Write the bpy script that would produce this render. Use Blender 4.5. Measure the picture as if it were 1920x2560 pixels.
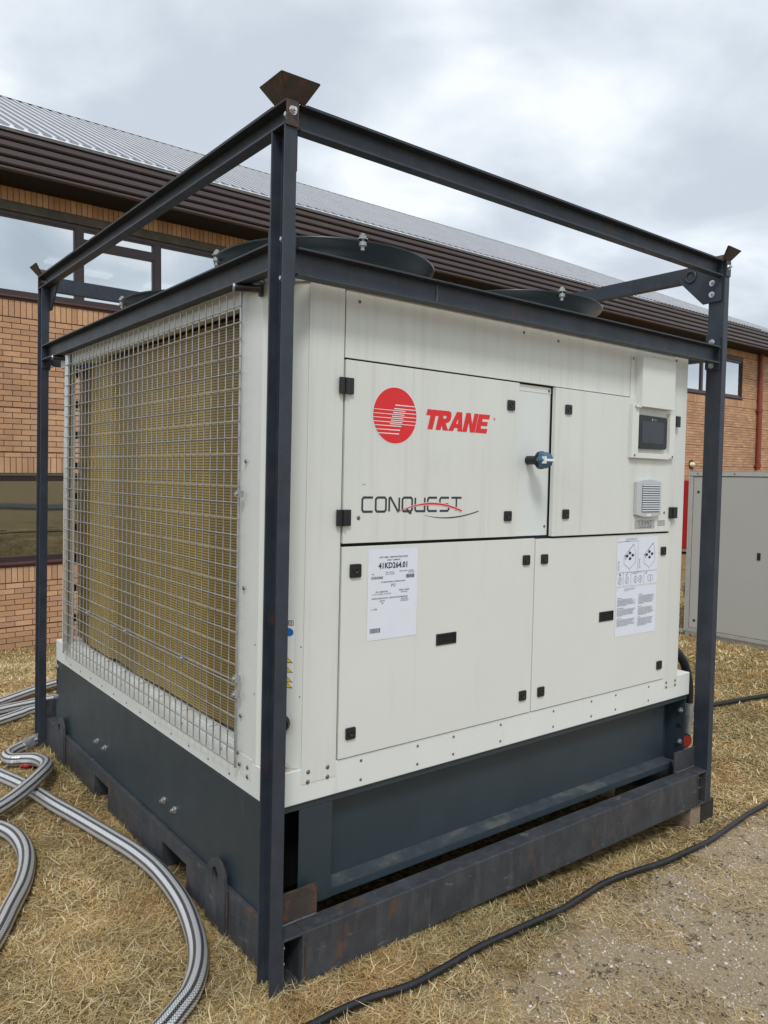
import bpy, math, random
import numpy as np
from mathutils import Matrix, Vector
random.seed(7); rng = np.random.default_rng(7)
sc = bpy.context.scene
for o_ in list(bpy.data.objects): bpy.data.objects.remove(o_)
COL = sc.collection
R = math.radians

# ------------------------------------------------------------------ camera
cam_d = bpy.data.cameras.new('camera'); cam = bpy.data.objects.new('camera', cam_d); COL.objects.link(cam)
rx, ux, fx = Vector((.78766143, -.61569334, .02260937)), Vector((.00276322, .04022694, .99918675)), Vector((.61610214, .78695838, -.0333865))
M = Matrix.Identity(4)
for i in range(3):
    M[i][0], M[i][1], M[i][2] = rx[i], ux[i], -fx[i]
M[0][3], M[1][3], M[2][3] = -1.1166369, -1.8504643, 1.4673352
cam.matrix_world = M
cam_d.sensor_fit = 'HORIZONTAL'; cam_d.sensor_width = 36.0
cam_d.lens = 1937.38 / 1920 * 36.0
cam_d.shift_x = -2.08 / 1920; cam_d.shift_y = -20.64 / 1920
cam_d.clip_start = .05; cam_d.clip_end = 1500
sc.camera = cam
sc.render.resolution_x = 768; sc.render.resolution_y = 1024

# ------------------------------------------------------------------ world, sun, exposure
SUN_EL, SUN_AZ = R(52), R(216)         # azimuth clockwise from +y
w = bpy.data.worlds.new('World'); sc.world = w; w.use_nodes = True
nt = w.node_tree; nt.nodes.clear()
def N(tree, typ, **kw):
    n = tree.nodes.new(typ)
    for k, v in kw.items():
        if k.startswith('i_'):
            n.inputs[k[2:].replace('_', ' ')].default_value = v
        else: setattr(n, k, v)
    return n
out = N(nt, 'ShaderNodeOutputWorld'); bg = N(nt, 'ShaderNodeBackground'); bg.inputs['Strength'].default_value = .1
sky = N(nt, 'ShaderNodeTexSky', sky_type='NISHITA', sun_disc=False, sun_elevation=SUN_EL, sun_rotation=SUN_AZ)
tc = N(nt, 'ShaderNodeTexCoord'); sep = N(nt, 'ShaderNodeSeparateXYZ')
nt.links.new(tc.outputs['Generated'], sep.inputs[0])
zc = N(nt, 'ShaderNodeMath', operation='MAXIMUM'); zc.inputs[1].default_value = 0.0
nt.links.new(sep.outputs['Z'], zc.inputs[0])
za = N(nt, 'ShaderNodeMath', operation='ADD'); za.inputs[1].default_value = .22
nt.links.new(zc.outputs[0], za.inputs[0])
dv = []
for a in 'XY':
    d = N(nt, 'ShaderNodeMath', operation='DIVIDE'); nt.links.new(sep.outputs[a], d.inputs[0]); nt.links.new(za.outputs[0], d.inputs[1]); dv.append(d)
cmb = N(nt, 'ShaderNodeCombineXYZ'); nt.links.new(dv[0].outputs[0], cmb.inputs[0]); nt.links.new(dv[1].outputs[0], cmb.inputs[1])
cmb.inputs[2].default_value = 3.7
n1 = N(nt, 'ShaderNodeTexNoise'); n1.inputs['Scale'].default_value = 2.4; n1.inputs['Detail'].default_value = 7; n1.inputs['Roughness'].default_value = .5; n1.inputs['Distortion'].default_value = .25
nt.links.new(cmb.outputs[0], n1.inputs['Vector'])
n2 = N(nt, 'ShaderNodeTexNoise'); n2.inputs['Scale'].default_value = .75; n2.inputs['Detail'].default_value = 3
nt.links.new(cmb.outputs[0], n2.inputs['Vector'])
mx = N(nt, 'ShaderNodeMix', data_type='FLOAT'); mx.inputs[0].default_value = .30
nt.links.new(n1.outputs[0], mx.inputs[2]); nt.links.new(n2.outputs[0], mx.inputs[3])
rp = N(nt, 'ShaderNodeValToRGB'); nt.links.new(mx.outputs[0], rp.inputs[0])
cr = rp.color_ramp; cr.interpolation = 'B_SPLINE'
cr.elements[0].position = .40; cr.elements[0].color = (.46, .51, .575, 1)
cr.elements[1].position = .60; cr.elements[1].color = (.79, .81, .83, 1)
e = cr.elements.new(.475); e.color = (.56, .61, .665, 1)
e = cr.elements.new(.535); e.color = (.63, .69, .745, 1)
mul = N(nt, 'ShaderNodeVectorMath', operation='SCALE'); mul.inputs['Scale'].default_value = 10.
nt.links.new(rp.outputs[0], mul.inputs[0])
mm = N(nt, 'ShaderNodeMix', data_type='RGBA'); mm.inputs[0].default_value = .93
nt.links.new(sky.outputs[0], mm.inputs[6]); nt.links.new(mul.outputs[0], mm.inputs[7])
nt.links.new(mm.outputs[2], bg.inputs[0]); nt.links.new(bg.outputs[0], out.inputs[0])
sd = bpy.data.lights.new('sun', 'SUN'); sd.energy = 1.35; sd.angle = R(14); sd.color = (1, .98, .945)
sun = bpy.data.objects.new('sun', sd); COL.objects.link(sun)
sdir = Vector((math.sin(SUN_AZ) * math.cos(SUN_EL), math.cos(SUN_AZ) * math.cos(SUN_EL), math.sin(SUN_EL)))
sun.rotation_euler = sdir.to_track_quat('Z', 'Y').to_euler(); sun.location = sdir * 30
vs = sc.view_settings; vs.view_transform = 'Standard'; vs.look = 'None'; vs.gamma = 1; vs.use_curve_mapping = False; vs.exposure = .42

# ------------------------------------------------------------------ materials
def mat(name, base, rough=.5, metal=0., var=0., scale=8., bump=0., bscale=60., spec=.5, spots=None, streak=None, stretch=(1, 1, 1), attr=None, coat=0.):
    m = bpy.data.materials.new(name); m.use_nodes = True
    t = m.node_tree; b = t.nodes['Principled BSDF']; L = t.links.new
    b.inputs['Roughness'].default_value = rough; b.inputs['Metallic'].default_value = metal
    b.inputs['Specular IOR Level'].default_value = spec; b.inputs['Coat Weight'].default_value = coat
    co = N(t, 'ShaderNodeTexCoord'); mp = N(t, 'ShaderNodeMapping'); mp.inputs['Scale'].default_value = stretch
    gp = N(t, 'ShaderNodeNewGeometry'); L(gp.outputs['Position'], mp.inputs[0]); P = mp.outputs[0]
    c3 = tuple(base) + (1,)
    rgb = N(t, 'ShaderNodeRGB'); rgb.outputs[0].default_value = c3; cur = rgb.outputs[0]
    if attr:
        a = N(t, 'ShaderNodeAttribute', attribute_name=attr); cur = a.outputs['Color']
    if var:
        n = N(t, 'ShaderNodeTexNoise'); n.inputs['Scale'].default_value = scale; n.inputs['Detail'].default_value = 6; n.inputs['Roughness'].default_value = .6
        L(P, n.inputs[0])
        mr = N(t, 'ShaderNodeMapRange'); mr.inputs[1].default_value = .3; mr.inputs[2].default_value = .7; mr.inputs[3].default_value = 1 - var; mr.inputs[4].default_value = 1 + var
        L(n.outputs[0], mr.inputs[0])
        v = N(t, 'ShaderNodeVectorMath', operation='SCALE'); L(cur, v.inputs[0]); L(mr.outputs[0], v.inputs['Scale']); cur = v.outputs[0]
    for sp in (streak or []):
        # (color, lo, hi, strength, scale, stretch)
        col, lo, hi, st, s_, strch = sp
        m2 = N(t, 'ShaderNodeMapping'); m2.inputs['Scale'].default_value = strch; L(gp.outputs['Position'], m2.inputs[0])
        n = N(t, 'ShaderNodeTexNoise'); n.inputs['Scale'].default_value = s_; n.inputs['Detail'].default_value = 5; n.inputs['Roughness'].default_value = .65
        L(m2.outputs[0], n.inputs[0])
        mr = N(t, 'ShaderNodeMapRange'); mr.inputs[1].default_value = lo; mr.inputs[2].default_value = hi; mr.inputs[4].default_value = st; L(n.outputs[0], mr.inputs[0])
        x = N(t, 'ShaderNodeMix', data_type='RGBA'); L(mr.outputs[0], x.inputs[0]); L(cur, x.inputs[6]); x.inputs[7].default_value = tuple(col) + (1,); cur = x.outputs[2]
    L(cur, b.inputs['Base Color'])
    if bump:
        n = N(t, 'ShaderNodeTexNoise'); n.inputs['Scale'].default_value = bscale; n.inputs['Detail'].default_value = 4; L(P, n.inputs[0])
        bp = N(t, 'ShaderNodeBump'); bp.inputs['Strength'].default_value = bump; bp.inputs['Distance'].default_value = .002; L(n.outputs[0], bp.inputs['Height']); L(bp.outputs[0], b.inputs['Normal'])
    # uneven gloss
    if rough > .15:
        n = N(t, 'ShaderNodeTexNoise'); n.inputs['Scale'].default_value = 11; n.inputs['Detail'].default_value = 4; L(gp.outputs['Position'], n.inputs[0])
        mr = N(t, 'ShaderNodeMapRange'); mr.inputs[3].default_value = max(.05, rough - .12); mr.inputs[4].default_value = min(1, rough + .12); L(n.outputs[0], mr.inputs[0]); L(mr.outputs[0], b.inputs['Roughness'])
    return m
ST = (1, 1, .03)
white = mat('white_panel_paint', (.68, .70, .665), .38, var=.03, scale=3, bump=.06, bscale=260,
            streak=[((.42, .41, .36), .50, .80, .36, 30, ST), ((.34, .34, .31), .58, .85, .25, 5, (1, 1, .5))])
white_c = mat('white_panel_clean', (.69, .71, .675), .36, var=.02, scale=3, bump=.05, bscale=260,
            streak=[((.45, .44, .38), .60, .85, .3, 14, (1, 1, .08))])
white_s = mat('white_switch_panel', (.69, .725, .715), .33, var=.02, scale=3, bump=.05, bscale=260)
white_t = mat('white_textured_paint', (.68, .70, .68), .4, var=.03, scale=3, bump=.45, bscale=120,
            streak=[((.45, .43, .37), .60, .88, .25, 22, ST)])
white_r = mat('white_base_rail_paint', (.72, .745, .73), .4, var=.03, scale=3, bump=.06, bscale=260,
            streak=[((.36, .33, .25), .60, .85, .4, 30, (1, 1, .06))])
steel = mat('dark_painted_steel', (.028, .036, .051), .48, var=.25, scale=14, bump=.25, bscale=150,
            streak=[((.085, .045, .025), .60, .70, .75, 9, (1, 1, .6)), ((.075, .078, .075), .58, .8, .5, 40, (1, 1, .25)), ((.25, .25, .24), .76, .80, .6, 70, (1, 1, 1))])
steel_b = mat('worn_base_steel', (.040, .044, .052), .55, var=.3, scale=10, bump=.3, bscale=110,
            streak=[((.11, .06, .035), .60, .70, .8, 8, (1, 1, .6)), ((.09, .09, .09), .50, .72, .65, 24, (1, 1, .3)), ((.02, .022, .026), .58, .7, .6, 40, (1, 1, .12)), ((.15, .16, .165), .63, .66, .55, 15, (.6, 1, 2)), ((.26, .25, .24), .70, .76, .7, 45, (1, 1, 1))])
rusty = mat('rusty_steel', (.045, .036, .030), .65, var=.3, scale=18, bump=.4, bscale=150,
            streak=[((.13, .055, .028), .48, .66, .75, 22, (1, 1, 1)), ((.06, .065, .03), .55, .7, .5, 12, (1, 1, 1))])
mossy = mat('mossy_steel_edge', (.055, .06, .035), .7, var=.3, scale=25, bump=.4, bscale=120)
weld = mat('weld_bead', (.12, .12, .125), .5, .5, var=.3, scale=60, bump=.6, bscale=120)
plinth = mat('blue_grey_plinth', (.026, .041, .053), .42, var=.1, scale=5, bump=.12, bscale=120,
            streak=[((.085, .09, .09), .62, .8, .35, 16, (1, 1, .3)), ((.4, .4, .38), .78, .80, .7, 55, (1, 1, 1))])
dustm = mat('dusty_ledge', (.030, .042, .050), .65, var=.3, scale=20, streak=[((.10, .10, .088), .48, .62, .7, 14, (.5, 1, 1))])
black = mat('black_plastic', (.012, .013, .015), .38, var=.2, scale=20)
blackin = mat('black_recess', (.004, .004, .005), .8)
seamm = mat('seam_gap', (.03, .03, .028), .8)
zinc = mat('zinc_plated', (.62, .63, .63), .3, .9, var=.15, scale=60)
galv = mat('galvanised_wire', (.44, .45, .455), .42, .75, var=.2, scale=30)
galvp = mat('galvanised_sheet', (.42, .43, .43), .45, .6, var=.15, scale=25)
rivet = mat('rivet_steel', (.17, .17, .165), .4, .7)
red = mat('red_print', (.72, .018, .022), .4)
whitep = mat('white_print', (.8, .8, .78), .5)
ink = mat('dark_ink', (.035, .04, .05), .5)
paper = mat('white_paper', (.74, .77, .86), .55, var=.02, scale=12)
inkt = mat('printed_ink', (.03, .03, .04), .6)
inkg = mat('faded_ink', (.30, .31, .35), .6)
blue = mat('blue_knob_plastic', (.045, .13, .21), .5, var=.15, scale=50)
bluel = mat('blue_sticker', (.01, .15, .45), .4)
yellow = mat('yellow_sticker', (.80, .62, .01), .4)
screen = mat('grey_screen', (.03, .037, .047), .3)
ventm = mat('light_grey_plastic', (.50, .52, .54), .42)
rubber = mat('black_rubber', (.012, .013, .016), .45, var=.3, scale=40, streak=[((.05, .047, .042), .66, .85, .35, 18, (1, 1, 1))])
fanm = mat('fan_ring_paint', (.012, .022, .027), .32, var=.08, scale=3)
wood = mat('weathered_wood', (.25, .19, .13), .8, var=.3, scale=10, stretch=(8, 1, 8), bump=.6, bscale=60)
bitumen = mat('black_bitumen', (.02, .018, .017), .7, var=.3, scale=20, bump=.6, bscale=60)
fascia = mat('brown_fascia', (.082, .060, .062), .36, var=.1, scale=4, streak=[((.16, .14, .14), .7, .82, .5, 9, (1, 1, 1))])
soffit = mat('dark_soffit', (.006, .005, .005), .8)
framem = mat('brown_window_frame', (.045, .025, .025), .35, var=.1)
sillm = mat('maroon_sill', (.10, .045, .05), .4, var=.15)
lintel = mat('weathered_lintel', (.09, .085, .06), .6, var=.3, scale=5)
mortar = mat('dark_mortar', (.115, .065, .038), .9, var=.2, scale=20)
brickm = mat('brick_face', (.5, .27, .14), .85, attr='col', var=.13, scale=45, bump=.5, bscale=160,
             streak=[((.30, .16, .085), .50, .75, .35, .9, (1, 1, .6)), ((.22, .10, .05), .68, .76, .5, 60, (1, 1, 1)), ((.75, .55, .40), .72, .8, .4, 30, (1, 1, 1))])
roofm = mat('grey_roof_sheet', (.22, .22, .24), .5, .1, var=.12, scale=2)  # pans and rib sides kept darker to set off the painted highlights
roofc = mat('highlit_roof_rib', (.60, .60, .63), .5, .1, var=.08, scale=2)  # pale colour paints the glossy highlight onto the rib crowns
roofe = mat('roof_edge_flashing', (.13, .12, .115), .55, var=.2, scale=6)
pipem = mat('terracotta_pipe', (.24, .055, .03), .4, var=.15, scale=8)
greyp = mat('grey_unit_panel', (.43, .43, .41), .45, var=.02, scale=2)
alu = mat('aluminium_profile', (.50, .51, .51), .4, .5, var=.08, scale=12)
concrete = mat('concrete_footing', (.22, .19, .16), .9, var=.3, scale=15, bump=.5)
redbox = mat('red_painted_steel', (.42, .015, .03), .4, var=.08)
redcap = mat('red_plastic_cap', (.50, .02, .02), .45, var=.2, scale=60)
teal = mat('teal_print', (.05, .35, .33), .5)
roomm = mat('room_wall', (.35, .38, .42), .8)
beamm = mat('pale_ceiling_trunking', (.75, .85, .9), .6)
asph = mat('asphalt', (.05, .05, .052), .85, var=.25, scale=30, bump=.5)
yel = mat('road_yellow', (.55, .42, .06), .7)
stone = mat('pebble_stone', (.3, .25, .2), .85, attr='col')
lampm = bpy.data.materials.new('lit_ceiling_lamp'); lampm.use_nodes = True
lb = lampm.node_tree.nodes['Principled BSDF']; lb.inputs['Emission Color'].default_value = (1, .9, .72, 1); lb.inputs['Emission Strength'].default_value = 1.6; lb.inputs['Base Color'].default_value = (.8, .8, .75, 1)
bulk = mat('bulkhead_lamp_cover', (.75, .68, .45), .35)

def glass_mat(name, refl, tint):
    m = bpy.data.materials.new(name); m.use_nodes = True; t = m.node_tree; t.nodes.clear(); L = t.links.new
    o = N(t, 'ShaderNodeOutputMaterial'); g = N(t, 'ShaderNodeBsdfGlossy'); tr = N(t, 'ShaderNodeBsdfTransparent')
    g.inputs['Roughness'].default_value = .02; g.inputs['Color'].default_value = (.93, .97, 1, 1); tr.inputs['Color'].default_value = tint + (1,)
    x = N(t, 'ShaderNodeMixShader'); f = N(t, 'ShaderNodeFresnel'); f.inputs[0].default_value = 1.5
    mr = N(t, 'ShaderNodeMapRange'); mr.inputs[3].default_value = refl; mr.inputs[4].default_value = 1
    nz = N(t, 'ShaderNodeTexNoise'); nz.inputs['Scale'].default_value = .9; gp = N(t, 'ShaderNodeNewGeometry'); L(gp.outputs['Position'], nz.inputs[0])
    b = N(t, 'ShaderNodeBump'); b.inputs['Strength'].default_value = .04; b.inputs['Distance'].default_value = .05; L(nz.outputs[0], b.inputs['Height']); L(b.outputs[0], g.inputs['Normal'])
    L(f.outputs[0], mr.inputs[0]); L(mr.outputs[0], x.inputs[0]); L(tr.outputs[0], x.inputs[1]); L(g.outputs[0], x.inputs[2]); L(x.outputs[0], o.inputs[0])
    return m
glass = glass_mat('reflective_window_glass', .68, (.55, .6, .6))
glass_d = glass_mat('dark_window_glass', .40, (.25, .32, .30))

def coil_mat():
    m = mat('ochre_coil_fins', (.54, .385, .105), .5, var=.10, scale=5)
    t = m.node_tree; b = t.nodes['Principled BSDF']; L = t.links.new
    gp = N(t, 'ShaderNodeNewGeometry'); s = N(t, 'ShaderNodeSeparateXYZ'); L(gp.outputs['Position'], s.inputs[0])
    k = N(t, 'ShaderNodeMath', operation='MULTIPLY'); k.inputs[1].default_value = 2 * math.pi / .0098; L(s.outputs['Z'], k.inputs[0])
    sn = N(t, 'ShaderNodeMath', operation='SINE'); L(k.outputs[0], sn.inputs[0])
    mr = N(t, 'ShaderNodeMapRange'); mr.inputs[1].default_value = -.5; mr.inputs[2].default_value = .3; mr.inputs[3].default_value = .80; mr.inputs[4].default_value = 0; L(sn.outputs[0], mr.inputs[0])
    src = b.inputs['Base Color'].links[0].from_socket
    # bands of shade along the coil, painted into the fin colour
    cy = N(t, 'ShaderNodeMath', operation='MULTIPLY'); cy.inputs[1].default_value = 1.; L(s.outputs['Y'], cy.inputs[0])
    rr = N(t, 'ShaderNodeValToRGB'); cra = rr.color_ramp; L(cy.outputs[0], rr.inputs[0])
    mr2 = N(t, 'ShaderNodeMapRange'); mr2.inputs[1].default_value = .4; mr2.inputs[2].default_value = 2.4; L(s.outputs['Y'], mr2.inputs[0]); L(mr2.outputs[0], rr.inputs[0])
    pts = [(0, .52), (.12, .58), (.15, .85), (.30, .88), (.46, .78), (.50, .58), (.62, .60), (.66, 1.02), (.80, 1.0), (.84, .55), (1, .5)]
    cra.elements[0].position = 0; cra.elements[0].color = (pts[0][1],) * 3 + (1,)
    cra.elements[1].position = 1; cra.elements[1].color = (pts[-1][1],) * 3 + (1,)
    for p, v in pts[1:-1]: e_ = cra.elements.new(p); e_.color = (v, v, v, 1)
    v = N(t, 'ShaderNodeVectorMath', operation='MULTIPLY'); L(src, v.inputs[0]); L(rr.outputs[0], v.inputs[1])
    x = N(t, 'ShaderNodeMix', data_type='RGBA'); L(mr.outputs[0], x.inputs[0]); L(v.outputs[0], x.inputs[6]); x.inputs[7].default_value = (.035, .025, .012, 1)
    L(x.outputs[2], b.inputs['Base Color'])
    return m
coilm = coil_mat()

def braid_mat():
    m = bpy.data.materials.new('braided_stainless'); m.use_nodes = True; t = m.node_tree; b = t.nodes['Principled BSDF']; L = t.links.new
    uv = N(t, 'ShaderNodeUVMap', uv_map='UVMap'); s = N(t, 'ShaderNodeSeparateXYZ'); L(uv.outputs[0], s.inputs[0])
    def mth(op, a, b_=None):
        n = N(t, 'ShaderNodeMath', operation=op)
        if isinstance(a, (int, float)): n.inputs[0].default_value = a
        else: L(a, n.inputs[0])
        if b_ is not None:
            if isinstance(b_, (int, float)): n.inputs[1].default_value = b_
            else: L(b_, n.inputs[1])
        return n.outputs[0]
    NB = 24
    uN = mth('MULTIPLY', s.outputs['X'], NB)
    fr = mth('FRACT', uN)
    tri = mth('ABSOLUTE', mth('SUBTRACT', fr, .5))            # 0 centre .5 edge
    ph = mth('FRACT', mth('ADD', mth('MULTIPLY', s.outputs['Y'], 95.), mth('MULTIPLY', tri, 1.6)))
    strand = mth('ABSOLUTE', mth('SUBTRACT', ph, .5))         # 0..0.5
    gap = N(t, 'ShaderNodeMapRange'); gap.inputs[1].default_value = .28; gap.inputs[2].default_value = .36; L(strand, gap.inputs[0])
    # every other band carries wide dark gaps
    half = mth('FRACT', mth('MULTIPLY', uN, 1 / 3))
    band = N(t, 'ShaderNodeMapRange'); band.inputs[1].default_value = .19; band.inputs[2].default_value = .22; L(mth('ABSOLUTE', mth('SUBTRACT', half, .5)), band.inputs[0])
    # band=1 -> light band, 0 -> dark band
    dk = N(t, 'ShaderNodeMapRange'); dk.inputs[1].default_value = .03; dk.inputs[2].default_value = .09; L(strand, dk.inputs[0])
    mask = N(t, 'ShaderNodeMix', data_type='FLOAT'); L(band.outputs[0], mask.inputs[0]); L(dk.outputs[0], mask.inputs[2])
    hf = mth('MULTIPLY', gap.outputs[0], .8); L(hf, mask.inputs[3])
    x = N(t, 'ShaderNodeMix', data_type='RGBA'); L(mask.outputs[0], x.inputs[0]); x.inputs[6].default_value = (.95, .955, .96, 1); x.inputs[7].default_value = (.02, .02, .024, 1)
    L(x.outputs[2], b.inputs['Base Color'])
    mt = mth('SUBTRACT', .5, mth('MULTIPLY', mask.outputs[0], .4)); L(mt, b.inputs['Metallic'])
    b.inputs['Roughness'].default_value = .30
    bp = N(t, 'ShaderNodeBump'); bp.inputs['Strength'].default_value = .6; bp.inputs['Distance'].default_value = .0015; bp.invert = True; L(mask.outputs[0], bp.inputs['Height']); L(bp.outputs[0], b.inputs['Normal'])
    return m
braid = braid_mat()

# ------------------------------------------------------------------ mesh helpers
I4 = Matrix.Identity(4)
WM = {}
class MB:
    def __init__(s): s.v = []; s.f = []; s.uv = []; s.sm = []; s.col = []; s.cc = None
    def add(s, vs_, fs, smooth=False, uvs=None):
        b = len(s.v); s.v += [tuple(p) for p in vs_]
        for k, f in enumerate(fs):
            s.f.append(tuple(i + b for i in f)); s.sm.append(smooth)
            s.uv.append(uvs[k] if uvs else [(0, 0)] * len(f)); s.col.append(s.cc)
        return s
    def box(s, x0, x1, y0, y1, z0, z1, skip=''):
        x0, x1 = min(x0, x1), max(x0, x1); y0, y1 = min(y0, y1), max(y0, y1); z0, z1 = min(z0, z1), max(z0, z1)
        v = [(x0, y0, z0), (x1, y0, z0), (x1, y1, z0), (x0, y1, z0), (x0, y0, z1), (x1, y0, z1), (x1, y1, z1), (x0, y1, z1)]
        f = {'b': (0, 3, 2, 1), 't': (4, 5, 6, 7), 'f': (0, 1, 5, 4), 'r': (1, 2, 6, 5), 'k': (2, 3, 7, 6), 'l': (3, 0, 4, 7)}
        return s.add(v, [q for k, q in f.items() if k not in skip])
    def prism(s, poly, fn, a, b, smooth=False):
        # poly: 2D pts; fn(u, v, t) -> xyz ; a, b extents
        n = len(poly); vs_ = [fn(p[0], p[1], a) for p in poly] + [fn(p[0], p[1], b) for p in poly]
        fs = [tuple(range(n))[::-1], tuple(range(n, 2 * n))] + [(i, (i + 1) % n, (i + 1) % n + n, i + n) for i in range(n)]
        b0 = len(s.f); s.add(vs_, fs)
        if smooth:
            for i in range(b0 + 2, len(s.f)): s.sm[i] = True
        return s
    def tube(s, pts, r, n=12, caps=True, rf=None):
        pts = [Vector(p) for p in pts]; rings = []; L_ = 0; up = None; uvl = []
        for i, p in enumerate(pts):
            t = (pts[min(i + 1, len(pts) - 1)] - pts[max(i - 1, 0)]).normalized()
            if up is None: up = Vector((0, 0, 1)) if abs(t.z) < .9 else Vector((1, 0, 0))
            a = t.cross(up).normalized(); bb = a.cross(t).normalized(); up = bb
            if i: L_ += (p - pts[i - 1]).length
            rr = rf[i] if rf else r
            rings.append([p + a * math.cos(2 * math.pi * k / n) * rr + bb * math.sin(2 * math.pi * k / n) * rr for k in range(n)]); uvl.append(L_)
        vs_ = [q for g in rings for q in g]; fs = []; uvs = []
        for i in range(len(pts) - 1):
            for k in range(n):
                k2 = (k + 1) % n
                fs.append((i * n + k, i * n + k2, (i + 1) * n + k2, (i + 1) * n + k))
                uvs.append([(k / n, uvl[i]), ((k + 1) / n, uvl[i]), ((k + 1) / n, uvl[i + 1]), (k / n, uvl[i + 1])])
        s.add(vs_, fs, True, uvs)
        if caps:
            s.add(rings[0], [tuple(range(n))[::-1]]); s.add(rings[-1], [tuple(range(n))])
        return s
    def cyl(s, p0, p1, r, n=16, r2=None): return s.tube([p0, p1], r, n, True, [r, r2 if r2 is not None else r])
    def lathe(s, prof, fn, n=32, smooth=True, closed=False):
        # prof [(r, h)], fn(x, y, h)
        vs_ = []
        for k in range(n):
            a = 2 * math.pi * k / n
            vs_ += [fn(r * math.cos(a), r * math.sin(a), h) for r, h in prof]
        m = len(prof); fs = []
        for k in range(n):
            k2 = (k + 1) % n
            for j in range(m if closed else m - 1):
                j2 = (j + 1) % m
                fs.append((k * m + j, k2 * m + j, k2 * m + j2, k * m + j2))
        return s.add(vs_, fs, smooth)
    def build(s, name, m, parent=None, label=None, loc=None, bevel=0, kind=None, local=False):
        me = bpy.data.meshes.new(name); me.from_pydata(s.v, [], s.f); 
        if any(s.sm): me.polygons.foreach_set('use_smooth', s.sm)
        if any(u != [(0, 0)] * len(u) for u in s.uv[:4]) or (s.uv and s.uv[0][0] != (0, 0)):
            ul = me.uv_layers.new(name='UVMap'); flat = [c for f in s.uv for p in f for c in p]; ul.data.foreach_set('uv', flat)
        if s.col and s.col[0] is not None:
            ca = me.color_attributes.new('col', 'FLOAT_COLOR', 'CORNER'); flat = []
            for f, c_ in zip(s.f, s.col): flat += list(tuple(c_) + (1,)) * len(f)
            ca.data.foreach_set('color', flat)
        me.materials.append(m)
        return link(name, me, parent, label, loc, bevel, kind, local)
def link(name, me, parent=None, label=None, loc=None, bevel=0, kind=None, local=False, rot=None):
    o = bpy.data.objects.new(name, me); COL.objects.link(o)
    if loc is not None: o.location = loc
    if rot is not None: o.rotation_euler = rot
    if parent is not None:
        o.parent = parent
        if not local: o.matrix_parent_inverse = WM.get(parent.name, I4).inverted()
        elif loc is None: WM[o.name] = WM.get(parent.name, I4)
        if local: WM[o.name] = WM.get(parent.name, I4) @ (Matrix.Translation(loc) if loc is not None else I4)
    if not local and loc is not None: WM[o.name] = Matrix.Translation(loc)
    if label: o['label'] = label
    if kind: o['kind'] = kind
    if bevel:
        b = o.modifiers.new('bevel', 'BEVEL'); b.width = bevel; b.segments = 2; b.limit_method = 'ANGLE'; b.angle_limit = R(40)
    return o
def thing(name, label, cat, loc=(0, 0, 0), group=None, mw=None):
    o = bpy.data.objects.new(name, None); COL.objects.link(o); o.empty_display_size = .1
    m = mw if mw is not None else Matrix.Translation(loc)
    o.matrix_world = m; WM[o.name] = m.copy()
    o['label'] = label; o['category'] = cat
    if group: o['group'] = group
    return o
def tag(o, label, cat, group=None):
    o['label'] = label; o['category'] = cat
    if group: o['group'] = group
    return o
def smooth_path(pts, n=10):
    P = [Vector(p) for p in pts]; P = [P[0] * 2 - P[1]] + P + [P[-1] * 2 - P[-2]]; o = []
    for i in range(1, len(P) - 2):
        for k in range(n):
            t = k / n; a, b, c, d = P[i - 1], P[i], P[i + 1], P[i + 2]
            o.append(.5 * ((2 * b) + (c - a) * t + (2 * a - 5 * b + 4 * c - d) * t * t + (3 * b - a - 3 * c + d) * t ** 3))
    o.append(P[-2]); return o
def sstep(t): t = np.clip(t, 0, 1); return t * t * (3 - 2 * t)

# value noise in numpy
_tab = rng.random((256, 256))
def vnoise(x, y):
    xi = np.floor(x).astype(int); yi = np.floor(y).astype(int); fx_ = x - xi; fy_ = y - yi
    fx_ = fx_ * fx_ * (3 - 2 * fx_); fy_ = fy_ * fy_ * (3 - 2 * fy_)
    g = lambda a, b: _tab[a % 256, b % 256]
    return (g(xi, yi) * (1 - fx_) + g(xi + 1, yi) * fx_) * (1 - fy_) + (g(xi, yi + 1) * (1 - fx_) + g(xi + 1, yi + 1) * fx_) * fy_
def fbm(x, y, o=4):
    s_ = 0; a = .5
    for i in range(o): s_ = s_ + a * vnoise(x * 2 ** i + 17 * i, y * 2 ** i + 31 * i); a *= .5
    return s_ / (1 - .5 ** o)
def gz(x, y):
    x = np.asarray(x, float); y = np.asarray(y, float)
    a = -.095 * sstep((x - .1) / 2.1) * sstep((y + 4) / 3)
    drop = .92 - .62 * np.clip((x - 1) / 17, 0, 1)
    b = -drop * sstep((y - 3.2) / 6.4)
    n = .018 * (fbm(x * 1.3 + 40, y * 1.3 + 40) - .5) * np.where((x > -.15) & (x < 2.4) & (y > -.1) & (y < 2.7), .25, 1.)
    return a + b + n - .004
def bare(x, y):   # 1 where soil shows
    d = -(y + .17 + .04 * np.sin(x * 2.3)) / .20 + np.where(x > 2.2, (x - 2.2) * .1, 0)
    return sstep(d * .5 + .5 + (fbm(x * 3, y * 3) - .5) * 1.3) * (.25 + .75 * sstep((x + .1) / .9)) * sstep((5.5 - x) / 3) * sstep((x + .3) / .4)

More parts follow.
